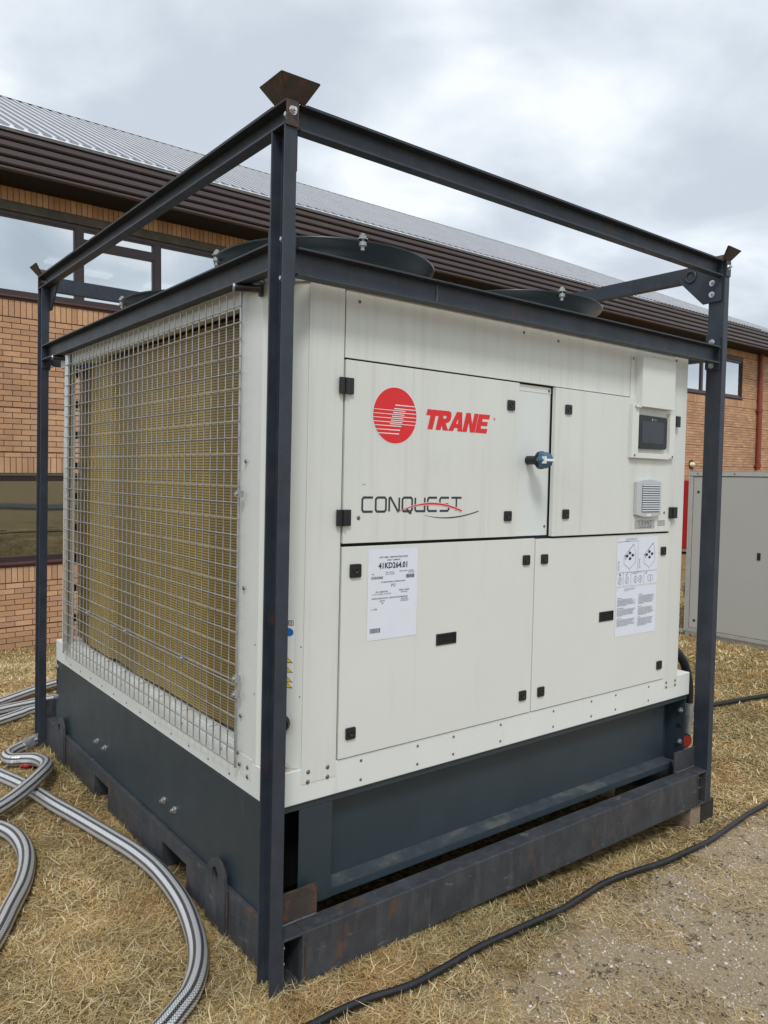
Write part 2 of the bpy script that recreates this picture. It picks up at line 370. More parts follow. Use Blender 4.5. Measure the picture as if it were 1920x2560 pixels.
# ------------------------------------------------------------------ ground
def axis(lo, hi, n, far):
    a = np.linspace(lo, hi, n); e = np.geomspace(1, far, 14)
    return np.concatenate([lo - e[::-1], a, hi + e])
gx = axis(-4, 24, 150, 380); gy = axis(-6, 14, 130, 380)
X, Y = np.meshgrid(gx, gy); Z = gz(X, Y)
fade = np.clip((np.maximum(np.abs(X - 8) - 20, np.abs(Y - 3) - 12)) / 60, 0, 1); Z = Z * (1 - fade) - .4 * fade
nx_, ny_ = len(gx), len(gy)
idx = np.arange(nx_ * ny_).reshape(ny_, nx_)
faces = np.stack([idx[:-1, :-1], idx[:-1, 1:], idx[1:, 1:], idx[1:, :-1]], -1).reshape(-1, 4)
me = bpy.data.meshes.new('ground'); me.from_pydata(np.stack([X, Y, Z], -1).reshape(-1, 3).tolist(), [], faces.tolist())
me.polygons.foreach_set('use_smooth', [True] * len(faces))
def ground_mat():
    m = bpy.data.materials.new('dry_lawn'); m.use_nodes = True; t = m.node_tree; b = t.nodes['Principled BSDF']; L = t.links.new
    b.inputs['Roughness'].default_value = .95; b.inputs['Specular IOR Level'].default_value = .15
    gp = N(t, 'ShaderNodeNewGeometry')
    def noise(s_, d=6, r=.6, stretch=None):
        n = N(t, 'ShaderNodeTexNoise'); n.inputs['Scale'].default_value = s_; n.inputs['Detail'].default_value = d; n.inputs['Roughness'].default_value = r
        L(gp.outputs['Position'], n.inputs[0]); return n.outputs[0]
    def ramp(src, els):
        r = N(t, 'ShaderNodeValToRGB'); c_ = r.color_ramp; c_.elements[0].position = els[0][0]; c_.elements[0].color = els[0][1] + (1,)
        c_.elements[1].position = els[-1][0]; c_.elements[1].color = els[-1][1] + (1,)
        for p, cc in els[1:-1]: x_ = c_.elements.new(p); x_.color = cc + (1,)
        L(src, r.inputs[0]); return r.outputs[0]
    straw = ramp(noise(38, 8, .75), [(.36, (.04, .03, .012)), (.47, (.20, .14, .06)), (.57, (.42, .30, .14)), (.72, (.62, .48, .25))])
    green = ramp(noise(42, 8, .75), [(.3, (.02, .025, .008)), (.5, (.07, .085, .025)), (.72, (.19, .19, .07))])
    gm = N(t, 'ShaderNodeMapRange'); gm.inputs[1].default_value = .56; gm.inputs[2].default_value = .68; gm.inputs[4].default_value = .75; L(noise(1.6, 5, .6), gm.inputs[0])
    x1 = N(t, 'ShaderNodeMix', data_type='RGBA'); L(gm.outputs[0], x1.inputs[0]); L(straw, x1.inputs[6]); L(green, x1.inputs[7])
    soil = ramp(noise(95, 10, .9), [(.3, (.12, .085, .05)), (.40, (.30, .22, .13)), (.50, (.50, .385, .25)), (.66, (.70, .58, .42))])
    at = N(t, 'ShaderNodeAttribute', attribute_name='bare')
    nb = noise(9, 6, .7); ad = N(t, 'ShaderNodeMath', operation='ADD'); L(at.outputs['Fac'], ad.inputs[0]); L(nb, ad.inputs[1])
    bm = N(t, 'ShaderNodeMapRange'); bm.inputs[1].default_value = .95; bm.inputs[2].default_value = 1.2; L(ad.outputs[0], bm.inputs[0])
    x2 = N(t, 'ShaderNodeMix', data_type='RGBA'); L(bm.outputs[0], x2.inputs[0]); L(x1.outputs[2], x2.inputs[6]); L(soil, x2.inputs[7])
    spk = N(t, 'ShaderNodeMapRange'); spk.inputs[1].default_value = .60; spk.inputs[2].default_value = .66; spk.inputs[4].default_value = .65; L(noise(24, 3, .5), spk.inputs[0])
    x3 = N(t, 'ShaderNodeMix', data_type='RGBA'); L(spk.outputs[0], x3.inputs[0]); L(x2.outputs[2], x3.inputs[6]); x3.inputs[7].default_value = (.09, .075, .035, 1)
    L(x3.outputs[2], b.inputs['Base Color'])
    bp = N(t, 'ShaderNodeBump'); bp.inputs['Strength'].default_value = .9; bp.inputs['Distance'].default_value = .012; L(noise(120, 8, .9), bp.inputs['Height']); L(bp.outputs[0], b.inputs['Normal'])
    return m
me.materials.append(ground_mat())
ca = me.attributes.new('bare', 'FLOAT', 'POINT'); ca.data.foreach_set('value', bare(X, Y).reshape(-1).astype(np.float32))
g = bpy.data.objects.new('ground', me); COL.objects.link(g); g['kind'] = 'structure'
# road behind the viewer (seen in the ground floor window's reflection)
m_ = MB(); m_.box(-60, 70, -13.5, -9, -.05, .03); rd = m_.build('road', asph); rd['kind'] = 'structure'
m_ = MB(); m_.box(-60, 70, -9.35, -9.23, .03, .036); ym = m_.build('road_marking', yel, rd)
m_ = MB(); m_.box(-60, 70, -9, -8.86, -.05, .10); kb = m_.build('kerb', concrete, rd)

# ------------------------------------------------------------------ brick building
ay = R(1.94); tn = math.tan(R(.95))
xb = Vector((math.cos(ay), math.sin(ay), tn)).normalized(); yb = Vector((-math.sin(ay), math.cos(ay), 0)); zb_ = xb.cross(yb)
BM = Matrix(((xb.x, yb.x, zb_.x, 1.2), (xb.y, yb.y, zb_.y, 9.5), (xb.z, yb.z, zb_.z, 0), (0, 0, 0, 1)))
bld = thing('brick_building', 'long two-storey orange brick building with brown fascia and grey ribbed metal roof', 'building', mw=BM)
U0, U1 = -2.6, 31.0; WB = -1.25
WIN = [(-1.3, 5.6, 3.777, 4.953), (16.6, 20.98, 3.777, 4.953), (-1.4, 3.2, .179, 1.40), (6.5, 11.0, 3.777, 4.953), (6.5, 11.0, .179, 1.40)]
def inwin(u0, u1, w0, w1, ext=True):
    for a, b, c_, d in WIN:
        if d > 4 and ext: d = 5.034
        if u1 > a + .002 and u0 < b - .002 and w1 > c_ + .01 and w0 < d - .01: return True
    return False
# backing wall split round the windows
mb = MB(); us = sorted({U0, U1} | {x for q in WIN for x in q[:2]}); wsx = sorted({WB, 5.24} | {x for q in WIN for x in q[2:]})
for i in range(len(us) - 1):
    for j in range(len(wsx) - 1):
        if not inwin(us[i], us[i + 1], wsx[j], wsx[j + 1], False): mb.box(us[i], us[i + 1], .007, .30, wsx[j], wsx[j + 1])
mb.build('wall', mortar, bld, local=True)
mb = MB(); mb.box(U0, U1, -.06, .007, WB, -.98); mb.build('footing', concrete, bld, local=True)
bands = [(3.51, 3.739), (5.036, 5.225), (1.413, 1.634), (-.076, .139)]
rows = []
def stretch_rows(top, bot):
    n = max(1, round((top - bot) / .0746)); h = (top - bot) / n
    for k in range(n): rows.append((top - (k + 1) * h, top - k * h, k))
stretch_rows(-.076, -.97); stretch_rows(1.413, .139); stretch_rows(3.51, 1.634); stretch_rows(5.036, 3.739)
def trim(a, b_, w0, w1):
    seg = [(a, b_)]
    for wa, wb, c_, d in WIN:
        if d > 4: d = 5.034
        if w1 > c_ + .01 and w0 < d - .01:
            o_ = []
            for p, q in seg:
                if q <= wa or p >= wb: o_.append((p, q))
                else:
                    if p < wa: o_.append((p, wa - .002))
                    if q > wb: o_.append((wb + .002, q))
            seg = o_
    return [x_ for x_ in seg if x_[1] - x_[0] > .02]
cands = []
for w0, w1, k in rows:
    deep = (k % 8 == 0 and k > 0)
    u = U0 + (.1125 if k % 2 else 0)
    while u < U1:
        t_ = w1 - (.020 if deep else .010)
        for a_, b2 in trim(u, u + .215, w0, t_): cands.append((a_, b2, w0, t_, random.choice([0, .001, .002, -.001])))
        u += .225
for w0, w1 in bands:
    u = U0
    while u < U1:
        if not inwin(u, u + .065, w0, w1): cands.append((u, u + .065, w0 + .006, w1 - .008, random.choice([0, .0015, -.001])))
        u += .075
pal = [(.56, .335, .195), (.54, .315, .18), (.60, .365, .215), (.51, .295, .17), (.58, .34, .19), (.53, .295, .16), (.47, .275, .17)]
def shade_(s_=1.): c_ = random.choice(pal); v = random.uniform(.9, 1.1) * s_; return tuple(x * v for x in c_)
def vis_first(c_): u, w_ = c_[0], c_[2]; return (0 if (-.35 < u < .98 and w_ < 3.8) else 1 if (-.3 < u < 2.4 and w_ > 5.0) else 2 + u)
cands.sort(key=vis_first)
shared = {}
for n_, (u0, u1, w0, w1, pr) in enumerate(cands[:296]):
    key = (round(u1 - u0, 3), round(w1 - w0, 3), n_ % 7)
    if key not in shared:
        b = MB(); b.cc = shade_(); b.box(0, u1 - u0, -.001, .0075, 0, w1 - w0, skip='k'); me_ = bpy.data.meshes.new('brick'); me_.from_pydata(b.v, [], b.f)
        ca = me_.color_attributes.new('col', 'FLOAT_COLOR', 'CORNER'); ca.data.foreach_set('color', list(tuple(b.cc) + (1,)) * (4 * len(b.f))); me_.materials.append(brickm); shared[key] = me_
    link('brick', shared[key], bld, loc=(u0, pr, w0), local=True)
b = MB()
for (u0, u1, w0, w1, pr) in cands[296:]:
    b.cc = shade_(); b.box(u0, u1, -.001 + pr, .008, w0, w1, skip='k')
b.build('brickwork', brickm, bld, local=True, kind='stuff')
# fascia: five ribbed boards + gutter edge, soffit
F0, F1 = U0 - .5, U1 + .5
for k, (a, b_) in enumerate([(5.608, 5.692), (5.503, 5.587), (5.398, 5.482), (5.293, 5.377), (5.222, 5.272)]):
    mb = MB(); mb.prism([(-.61, b_), (-.630, b_ - .012), (-.630, a + .018), (-.61, a), (-.57, a), (-.57, b_)], lambda p, q, t_: (t_, p, q), F0, F1)
    mb.build('fascia_board', fascia, bld, local=True)
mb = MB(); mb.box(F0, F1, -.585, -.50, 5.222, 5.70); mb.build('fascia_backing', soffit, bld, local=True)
mb = MB(); mb.box(F0, F1, -.65, -.55, 5.700, 5.738); mb.build('gutter_edge', roofe, bld, local=True)
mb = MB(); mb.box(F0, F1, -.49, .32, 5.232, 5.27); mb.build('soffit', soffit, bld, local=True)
# ribbed roof: trapezoid profile, pitch .17
mb = MB(); prof = []; u = F0
while u < F1: prof += [(u, 0), (u + .070, 0), (u + .090, .022), (u + .150, .022)]; u += .17
rh = lambda u_: 8.09 - max(0, u_ - 16) * .026
vs_ = []; 
for (u_, h) in prof:
    vs_.append((u_, -.66, 5.744 + h)); vs_.append((u_, 4.0, rh(u_) + h))
fs = [(2 * i, 2 * i + 2, 2 * i + 3, 2 * i + 1) for i in range(len(prof) - 1)]
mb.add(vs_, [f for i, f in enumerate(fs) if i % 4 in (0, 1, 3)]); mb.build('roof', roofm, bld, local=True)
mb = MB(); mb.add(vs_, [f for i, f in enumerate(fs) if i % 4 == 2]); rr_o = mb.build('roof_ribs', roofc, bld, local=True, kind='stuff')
mb = MB()
for k in range(24):
    a_, b2 = F0 + (F1 - F0) * k / 24, F0 + (F1 - F0) * (k + 1) / 24
    mb.add([(a_, 3.86, rh(a_) - .04), (b2, 3.86, rh(b2) - .04), (b2, 4.2, rh(b2) + .05), (a_, 4.2, rh(a_) + .05), (b2, 4.5, rh(b2) - .1), (a_, 4.5, rh(a_) - .1)], [(0, 1, 2, 3), (3, 2, 4, 5)])
mb.build('ridge_flashing', roofe, bld, local=True)
# windows
def window(u0, u1, w0, w1, mull, transoms, name='window', open_=()):
    fr = MB(); t_ = .055
    fr.box(u0, u1, .03, .11, w0, w0 + t_); fr.box(u0, u1, .03, .11, w1 - t_, w1); fr.box(u0, u0 + t_, .03, .11, w0 + t_, w1 - t_); fr.box(u1 - t_, u1, .03, .11, w0 + t_, w1 - t_)
    edges = [u0 + t_] + [x for x in mull] + [u1 - t_]
    for x in mull: fr.box(x - .045, x + .045, .034, .11, w0 + t_, w1 - t_)
    cells = []
    for i in range(len(edges) - 1):
        a = edges[i] + (.045 if i else 0); b2 = edges[i + 1] - (.045 if i < len(edges) - 2 else 0)
        if i in transoms:
            z = transoms[i]; fr.box(a, b2, .036, .108, z - .045, z + .045); cells += [(a, b2, w0 + t_, z - .045), (a, b2, z + .045, w1 - t_)]
        else: cells.append((a, b2, w0 + t_, w1 - t_))
    f = fr.build(name, framem, bld, local=True)
    for a, b2, c_, d in cells:
        p = MB(); p.box(a, b2, .068, .076, c_, d); p.build('pane', glass if w0 > 2 else glass_d, f, local=True)
        k = MB(); e_ = .022
        k.box(a, b2, .040, .066, c_, c_ + e_); k.box(a, b2, .040, .066, d - e_, d); k.box(a, a + e_, .041, .066, c_ + e_, d - e_); k.box(b2 - e_, b2, .041, .066, c_ + e_, d - e_)
        k.build('sash', framem, f, local=True)
    s_ = MB(); s_.prism([(-.035, w0 - .028), (-.035, w0 - .006), (.03, w0 + .004), (.03, w0 - .028)], lambda p, q, tt: (tt, p, q), u0 - .03, u1 + .03); s_.build('sill', sillm, f, local=True)
    # dim room behind the glass
    r = MB(); r.box(u0, u1, .31, 3.2, w0 - .5, w0 - .45); r.box(u0, u1, .31, 3.2, w1 + .02, w1 + .06); r.box(u0, u1, 3.2, 3.3, w0 - .5, w1 + .06); r.box(u0 - .05, u0, .31, 3.2, w0 - .5, w1 + .06); r.box(u1, u1 + .05, .31, 3.2, w0 - .5, w1 + .06)
    r.build('room', roomm, f, local=True)
    return f
f = window(-1.3, 5.6, 3.80, 4.915, [-.05, 1.118, 2.27, 3.42, 4.57], {2: 4.668, 4: 4.668})
mb = MB(); mb.box(-1.25, 5.55, 1.0, 1.12, 4.32, 4.39); mb.build('ceiling_trunking', beamm, f, local=True)
for (a, b_, y_) in ((2.0, 2.5, 2.4), (1.3, 1.6, 2.0), (3.2, 3.7, 2.5)):
    mb = MB(); mb.box(a, b_, y_, y_ + .3, 4.86, 4.90); mb.build('ceiling_lamp', lampm, f, local=True)
window(6.5, 11.0, 3.80, 4.915, [8.0, 9.5], {1: 4.668})
window(6.5, 11.0, .20, 1.38, [8.0, 9.5], {})
f = window(16.6, 20.98, 3.80, 4.915, [18.6], {})
mb = MB(); mb.box(16.7, 20.9, .9, 1.0, 4.28, 4.33); mb.build('ceiling_trunking', beamm, f, local=True)
window(-1.4, 3.2, .20, 1.38, [], {})
for a, b_, c_, d in [(-1.3, 5.6, 4.916, 5.036), (16.6, 20.98, 4.916, 5.036), (6.5, 11, 4.916, 5.036), (-1.4, 3.2, 1.381, 1.413), (6.5, 11, 1.381, 1.413)]:
    mb = MB(); mb.box(a + .001, b_ - .001, -.003, .06, c_, d - .002); mb.build('lintel', lintel, bld, local=True)
# drainpipe with collars
dp = MB(); dp.tube([(22.0, -.09, 1.62), (22.0, -.09, 5.23)], .075, 20)
dpo = dp.build('drainpipe', pipem, bld, local=True)
for z in (3.48, 1.75):
    c_ = MB(); c_.cyl((22.0, -.09, z - .05), (22.0, -.09, z + .05), .095, 20); c_.box(21.88, 22.12, -.05, 0, z - .03, z + .03); c_.build('pipe_collar', pipem, dpo, local=True)
bl = thing('bulkhead_lamp', 'small pale oval bulkhead lamp fixed to the brick wall above the red locker', 'lamp', mw=BM @ Matrix.Translation((18.05, -.02, 1.74)))
mb = MB(); mb.cyl((0, -.005, 0), (0, .02, 0), .13, 20); mb.build('lamp_base', black, bl, local=True)
mb = MB(); mb.lathe([(.001, -.09), (.07, -.08), (.12, -.04), (.125, -.006)], lambda x, y, h: (x, h, y * .6), 20); mb.build('lamp_cover', bulk, bl, local=True)
rb = thing('red_locker', 'tall red painted steel locker with teal and white sticker against the far brick wall', 'locker', mw=BM @ Matrix.Translation((16.9, -1.1, -.66)))
mb = MB(); mb.box(0, 1.1, 0, .95, .12, 1.96); mb.build('locker_body', redbox, rb, local=True, bevel=.01)
mb = MB(); mb.box(0, 1.1, 0.02, .93, .04, .115); mb.build('locker_plinth', galvp, rb, local=True)
mb = MB(); mb.box(.55, .56, -.008, .0, .15, 1.9); mb.box(.62, .64, -.03, -.001, .95, 1.1); mb.build('door_handle', black, rb, local=True)
mb = MB(); mb.box(.88, 1.08, -.004, 0, 1.18, 1.42); s1 = mb.build('sticker', whitep, rb, local=True)
mb = MB(); mb.box(.89, 1.07, -.006, -.004, 1.33, 1.41); mb.build('sticker_band', teal, s1, local=True)
mb = MB(); mb.box(.89, 1.07, -.006, -.004, 1.20, 1.25); mb.build('sticker_band', bluel, s1, local=True)

# ------------------------------------------------------------------ steel lifting frame
W_, D_, ZT, ZR, HB = 2.2565, 2.5315, 2.4177, 2.4842, .1525
cw, cd, tk = .0383, .0757, .0065
crate = thing('steel_lifting_frame', 'dark steel lifting frame with rusty corner guides around the white chiller', 'frame', (W_ / 2, D_ / 2, 0))
def chan(a, b_, fl, t_=.0065, tf=.0075):
    # channel section: web along second axis 0..a(depth), flange length fl; returns polygon (p: flange direction, q: depth)
    return [(0, 0), (fl, 0), (fl, tf * .8), (t_, tf), (t_, a - tf), (fl, a - tf * .8), (fl, a), (0, a)]
cs = chan(cd, 0, cw)
for (x0, sx) in ((0, -1), (W_, 1)):
    for (y0) in (0, D_ - cd):
        mb = MB(); mb.prism(cs, lambda p, q, t_, x0=x0, sx=sx, y0=y0: (x0 + sx * p, y0 + q, t_), 0, ZT - .001)
        mb.build('corner_post', steel, crate, bevel=.0012)
# side (y-direction) top and mid rails, flanges outward; mossy strip on top
for (x0, sx) in ((0, -1), (W_, 1)):
    cr_ = chan(ZR - ZT, 0, cw)
    mb = MB(); mb.prism(cr_, lambda p, q, t_: (x0 + sx * p, t_, ZT + q), -.002, D_ + .002); o_ = mb.build('top_rail', steel, crate, bevel=.001)
    mb = MB(); mb.box(x0, x0 + sx * (cw + .0005), .07, D_ - .07, ZR - .001, ZR + .0012); mb.build('moss_film', mossy, o_)
    cm = chan(.0774, 0, cw)
    mb = MB(); mb.prism(cm, lambda p, q, t_: (x0 + sx * p, t_, 2.0399 - .002 + q), cd, D_ - cd); mb.build('mid_rail', steel, crate, bevel=.001)
for (y0, sy) in ((.0383, -1), (D_ - .0383, 1)):
    mb = MB(); mb.prism(chan(ZR - ZT + .006, 0, cw - .001), lambda p, q, t_: (t_, y0 + sy * p, ZT - .006 + q), .012, W_ - .012); o_ = mb.build('top_rail', steel, crate, bevel=.001)
    mb = MB(); mb.box(.03, W_ - .03, y0, y0 + sy * (cw - .0005), ZR, ZR + .0012); mb.build('moss_film', mossy, o_)
    mb = MB(); mb.prism(chan(.0774, 0, cw - .001), lambda p, q, t_: (t_, y0 + sy * p, 2.0199 + q), .012, W_ - .012); o_ = mb.build('mid_rail', steel, crate, bevel=.001)
mb = MB(); mb.tube([(.548, .0315, 2.03), (.549, .0305, 2.06), (.547, .0315, 2.092)], .0035, 8); mb.build('weld_bead', weld, crate)
# gusset plates at each corner, with a ring at the end, plus mid joint plates
hexm = MB()
hexm.lathe([(.0, 0), (.0135, 0), (.0135, .002), (.0, .002)], lambda x, y, h: (x, y, h), 20, False)
hexm.prism([(.0105 * math.cos(R(60 * k)), .0105 * math.sin(R(60 * k))) for k in range(6)], lambda p, q, t_: (p, q, t_), .002, .0095)
hexm.cyl((0, 0, .009), (0, 0, .017), .0055, 10)
me_bolt = bpy.data.meshes.new('bolt'); me_bolt.from_pydata(hexm.v, [], hexm.f); me_bolt.materials.append(zinc)
ROT = {'-x': (0, -R(90), 0), '+x': (0, R(90), 0), '-y': (R(90), 0, 0), '+y': (-R(90), 0, 0)}
def bolt(p, d, parent=crate, s_=1.):
    o = link('bolt', me_bolt, parent, loc=p, rot=ROT[d]); o.scale = (s_,) * 3; return o
for (x0, sx) in ((0, 1), (W_, -1)):
    for (yy, sy) in ((0, 1), (D_, -1)):
        T = lambda a: yy + sy * a
        arc = [(.195 + .037 * math.cos(R(k)), 2.446 + .037 * math.sin(R(k))) for k in range(-60, 91, 15)]
        poly = [(.012, 2.304), (.072, 2.300), (.072, 2.483), (.012, 2.483)] if (x0 == 0 and yy == 0) else [(.012, 2.304), (.10, 2.300), (.200, 2.400)] + arc + [(.012, 2.483)]
        mb = MB(); mb.prism([(a, z) for a, z in poly], lambda p, q, t_: (x0 + sx * t_, T(p), q), .0005, .0095)
        gm = rusty if (x0 == 0 and yy == 0) else steel
        go = mb.build('gusset_plate', gm, crate, bevel=.001)
        if not (x0 == 0 and yy == 0): mb = MB(); mb.lathe([(.019, .0095), (.031, .0095), (.031, .014), (.019, .014)], lambda x, y, h: (x0 + sx * h, T(.165 + x), 2.438 + y), 20, True, True); mb.build('gusset_ring', steel, go)
        for z in (2.338, 2.390): bolt((x0 + sx * .0095, T(.056), z), '+x' if sx > 0 else '-x')
        bolt((x0 + sx * .0095, T(.047 if yy else .052), 2.458), '+x' if sx > 0 else '-x')
        bolt((x0 - sx * .0065, T(.025), 2.455), '-x' if sx > 0 else '+x', s_=1.1)
        # mid rail end plates
        mb = MB(); mb.box(x0 + sx * .0005, x0 + sx * .0085, T(.010), T(.072), 1.992, 2.140); mb.build('joint_plate', steel, crate, bevel=.001)
        for z in (2.121, 2.014):
            bolt((x0 + sx * .0085, T(.048), z), '+x' if sx > 0 else '-x')
            bolt((x0 - sx * .0065, T(.040), z), '-x' if sx > 0 else '+x')
        mb = MB(); mb.box(x0 - sx * .0375, x0 - sx * .002, T(cd + .0005), T(cd + .0085), 2.0, 2.155); mb.build('joint_plate', steel, crate, bevel=.001)
        # flared stacking guide: two sloping plates on the outer sides
        zt, zb2 = 2.533, 2.483; ox = x0 - sx * .040
        P = [(ox - sx * .033, yy - sy * .035), (ox - sx * .033, T(.085)), (x0 + sx * .045, yy - sy * .040)]
        Q = [(ox + sx * .004, yy - sy * .001), (ox + sx * .002, T(.058)), (x0 + sx * .020, yy - sy * .001)]
        for a, b_, ta, tb in ((P[0], P[1], Q[0], Q[1]), (P[0], P[2], Q[0], Q[2])):
            nrm = .006
            inn = lambda p: (p[0] + sx * nrm, p[1] + sy * nrm)
            vs_ = [(*ta, zb2), (*tb, zb2), (*b_, zt), (*a, zt)] + [(*inn(ta), zb2), (*inn(tb), zb2), (*inn(b_), zt), (*inn(a), zt)]
            mb = MB(); mb.add(vs_, [(0, 1, 2, 3), (7, 6, 5, 4), (0, 4, 5, 1), (1, 5, 6, 2), (2, 6, 7, 3), (3, 7, 4, 0)])
            mb.build('guide_plate', rusty, crate, bevel=.001)
        mb = MB(); mb.box(ox + sx * .002, x0 + sx * .012, yy + sy * .0005, T(.064), ZR + .001, ZR + .007); mb.build('guide_base', rusty, crate)
        mb = MB(); mb.box(x0 - sx * (cw - .001), x0 + sx * .001, yy - sy * .001, yy - sy * .006, ZT - .004, ZR - .001); mb.build('end_plate', rusty if x0 == 0 else steel, crate, bevel=.001)
        bolt((x0 - sx * .018, yy - sy * .0045, 2.455), '-y' if sy > 0 else '+y', s_=.9)
# base side beams: hollow boxes with fork pockets
pk = [(.655, .872), (1.471, 1.652)]
BW = .0755
for (x0, sx, mt) in ((0, 1, steel_b), (W_, -1, steel_b)):
    X = lambda a: x0 + sx * a
    mb = MB(); t_ = .007
    segs = [(0, pk[0][0]), (pk[0][1], pk[1][0]), (pk[1][1], D_)]
    mb.box(X(0.0003), X(t_), 0, D_, .102, HB); mb.box(X(BW - t_), X(BW), 0, D_, .102, HB); mb.box(X(t_), X(BW - t_), 0, D_, HB - t_, HB)
    for a, b_ in segs:
        mb.box(X(0.0003), X(t_), a, b_, 0, .102); mb.box(X(BW - t_), X(BW), a, b_, 0, .102); mb.box(X(t_), X(BW - t_), a, b_, 0, t_)
    for a, b_ in pk:
        mb.box(X(t_), X(BW - t_), a, b_, .095, .102); mb.box(X(t_), X(BW - t_), a - .006, a - .0005, t_, .095); mb.box(X(t_), X(BW - t_), b_ + .0005, b_ + .006, t_, .095)
    mb.build('base_side_beam', mt, crate, bevel=.0015)
    # fork pocket sleeves across
for a, b_ in pk:
    mb = MB(); mb.box(BW + .001, W_ - BW - .001, a, a + .005, .006, .100); mb.box(BW + .001, W_ - BW - .001, b_ - .005, b_, .006, .100); mb.box(BW + .001, W_ - BW - .001, a + .006, b_ - .006, .095, .100); mb.build('fork_pocket', steel_b, crate)
for (a, b_) in ((.0005, .070), (D_ - .07, D_ - .0005)):
    mb = MB(); mb.box(BW + .001, W_ - BW - .001, a, b_, .0005, HB - .0005); mb.build('base_end_beam', steel_b, crate, bevel=.003)
for x in (BW + .001, W_ - BW - .001):
    mb = MB(); mb.tube([(x, .003, HB), (x + .002, .03, HB), (x - .001, .068, HB)], .0035, 8); mb.tube([(x, 0, .15), (x + .001, -.0005, .08), (x, 0, .01)], .003, 8); mb.build('weld_bead', rusty, crate)
for z in (.110, .063):
    mb = MB(); mb.cyl((.006, .030, z), (.024, .030, z), .005, 10); mb.build('bolt', zinc, crate)
    mb = MB(); mb.cyl((W_ - .006, .030, z), (W_ - .024, .030, z), .005, 10); mb.build('bolt', zinc, crate)
# lifting lugs on the left beam (and mirrored on the right)
for (x0, sx) in ((0, -1), (W_, 1)):
    for yc in (.405, 2.165):
        pts = [(yc - .068, 0.004), (yc - .068, .150), (yc - .060, .185)] + [(yc + .012 + .062 * math.cos(R(k)), .178 + .058 * math.sin(R(k))) for k in range(150, 15, -15)][::-1][::-1]
        pts = [(yc - .070, .002), (yc - .070, .150)] + [(yc - .004 + .060 * math.cos(R(k)), .172 + .058 * math.sin(R(k))) for k in range(160, -1, -16)] + [(yc + .068, .120), (yc + .072, .002)]
        ring = [(yc + .002 + .020 * math.cos(R(k)), .176 + .026 * math.sin(R(k))) for k in range(0, 360, 20)]
        mb = MB(); n = len(pts); m2 = len(ring)
        # plate with hole: stitch outer and inner loops
        ang = lambda p: math.atan2(p[1] - .176, p[0] - yc - .002)
        op = sorted(pts, key=ang); ip = sorted(ring, key=ang)
        for sgn, t_ in ((0, .0005), (1, .012)):
            xx = x0 + sx * t_; base = len(mb.v); mb.v += [(xx, *p) for p in op] + [(xx, *p) for p in ip]
            i = j = 0
            while i < n or j < m2:
                ai = ang(op[i]) if i < n else 9; aj = ang(ip[j]) if j < m2 else 9
                if ai <= aj: f_ = (base + i % n, base + (i + 1) % n, base + n + j % m2); i += 1
                else: f_ = (base + i % n, base + n + (j + 1) % m2, base + n + j % m2); j += 1
                if sgn: f_ = f_[::-1]
                mb.f.append(f_); mb.sm.append(False); mb.uv.append([(0, 0)] * 3); mb.col.append(None)
        tot = n + m2
        for i in range(n): mb.f.append((i, (i + 1) % n, (i + 1) % n + tot, i + tot)); mb.sm.append(False); mb.uv.append([(0, 0)] * 4); mb.col.append(None)
        for i in range(m2): mb.f.append((n + i, n + i + tot, n + (i + 1) % m2 + tot, n + (i + 1) % m2)); mb.sm.append(False); mb.uv.append([(0, 0)] * 4); mb.col.append(None)
        lg = mb.build('lifting_lug', steel_b, crate)
        for s_ in (-1, 1):
            m2_ = MB(); m2_.tube([(x0 + sx * .003, yc + s_ * .071, .01), (x0 + sx * .0035, yc + s_ * .0705, .08), (x0 + sx * .003, yc + s_ * .070, .15)], .0035, 8); m2_.build('weld_bead', rusty, lg)
# angle stops on the beams
for (a, b_) in ((.001, .157), (W_ - .168, W_ - .001)):
    for (y0, y1) in ((.064, .071), (D_ - .071, D_ - .064)):
        mb = MB(); mb.box(a, b_, y0, y1, HB + .0005, .246); o_ = mb.build('angle_stop', rusty if a < 1 and y0 < 1 else steel_b, crate, bevel=.001)
        if y0 < 1:
            mb = MB(); mb.tube([(a + .01, y0 - .001, HB + .002), (a + .05, y0 - .004, HB + .003), (a + .09, y0 - .002, HB + .002), (b_ - .005, y0 - .004, HB + .003)], .004, 8); mb.build('weld_bead', weld, o_)

# ------------------------------------------------------------------ chiller
CX0, CX1, CY0, CY1 = .0156, 2.2363, .091, 2.333
ch = thing('air_cooled_chiller', 'off-white air cooled chiller with wire guarded coil and red round logo on its front', 'chiller', ((CX0 + CX1) / 2, (CY0 + CY1) / 2, HB))
# plinth
mb = MB(); mb.box(CX0, CX0 + .004, .125, CY1 - .01, .156, .486); mb.box(CX0 + .004, CX0 + .03, .125, .129, .156, .486); mb.box(CX0 + .004, CX0 + .05, .125, CY1 - .01, .153, .157); mb.build('plinth_side', plinth, ch, bevel=.001)
mb = MB(); mb.box(CX1 - .004, CX1, .125, CY1 - .01, .156, .486); mb.build('plinth_side', plinth, ch)
mb = MB(); mb.box(CX0 + .03, CX1 - .03, CY1 - .03, CY1 - .012, .156, .486); mb.build('plinth_back', plinth, ch)
mb = MB(); mb.prism([(.100, .466), (.100, .4865), (.30, .4865), (.30, .482), (.104, .482), (.104, .466)], lambda p, q, t_: (t_, p, q), CX0 + .0005, CX1 - .0005); mb.build('plinth_top_flange', plinth, ch, bevel=.0008)
mb = MB(); mb.box(.232, 2.125, .150, .154, .20, .481); mb.build('plinth_web', plinth, ch)
mb = MB(); mb.prism([(.102, .162), (.102, .186), (.149, .200), (.149, .195), (.107, .182), (.107, .162)], lambda p, q, t_: (t_, p, q), .232, 2.130); lo = mb.build('plinth_bottom_flange', plinth, ch)
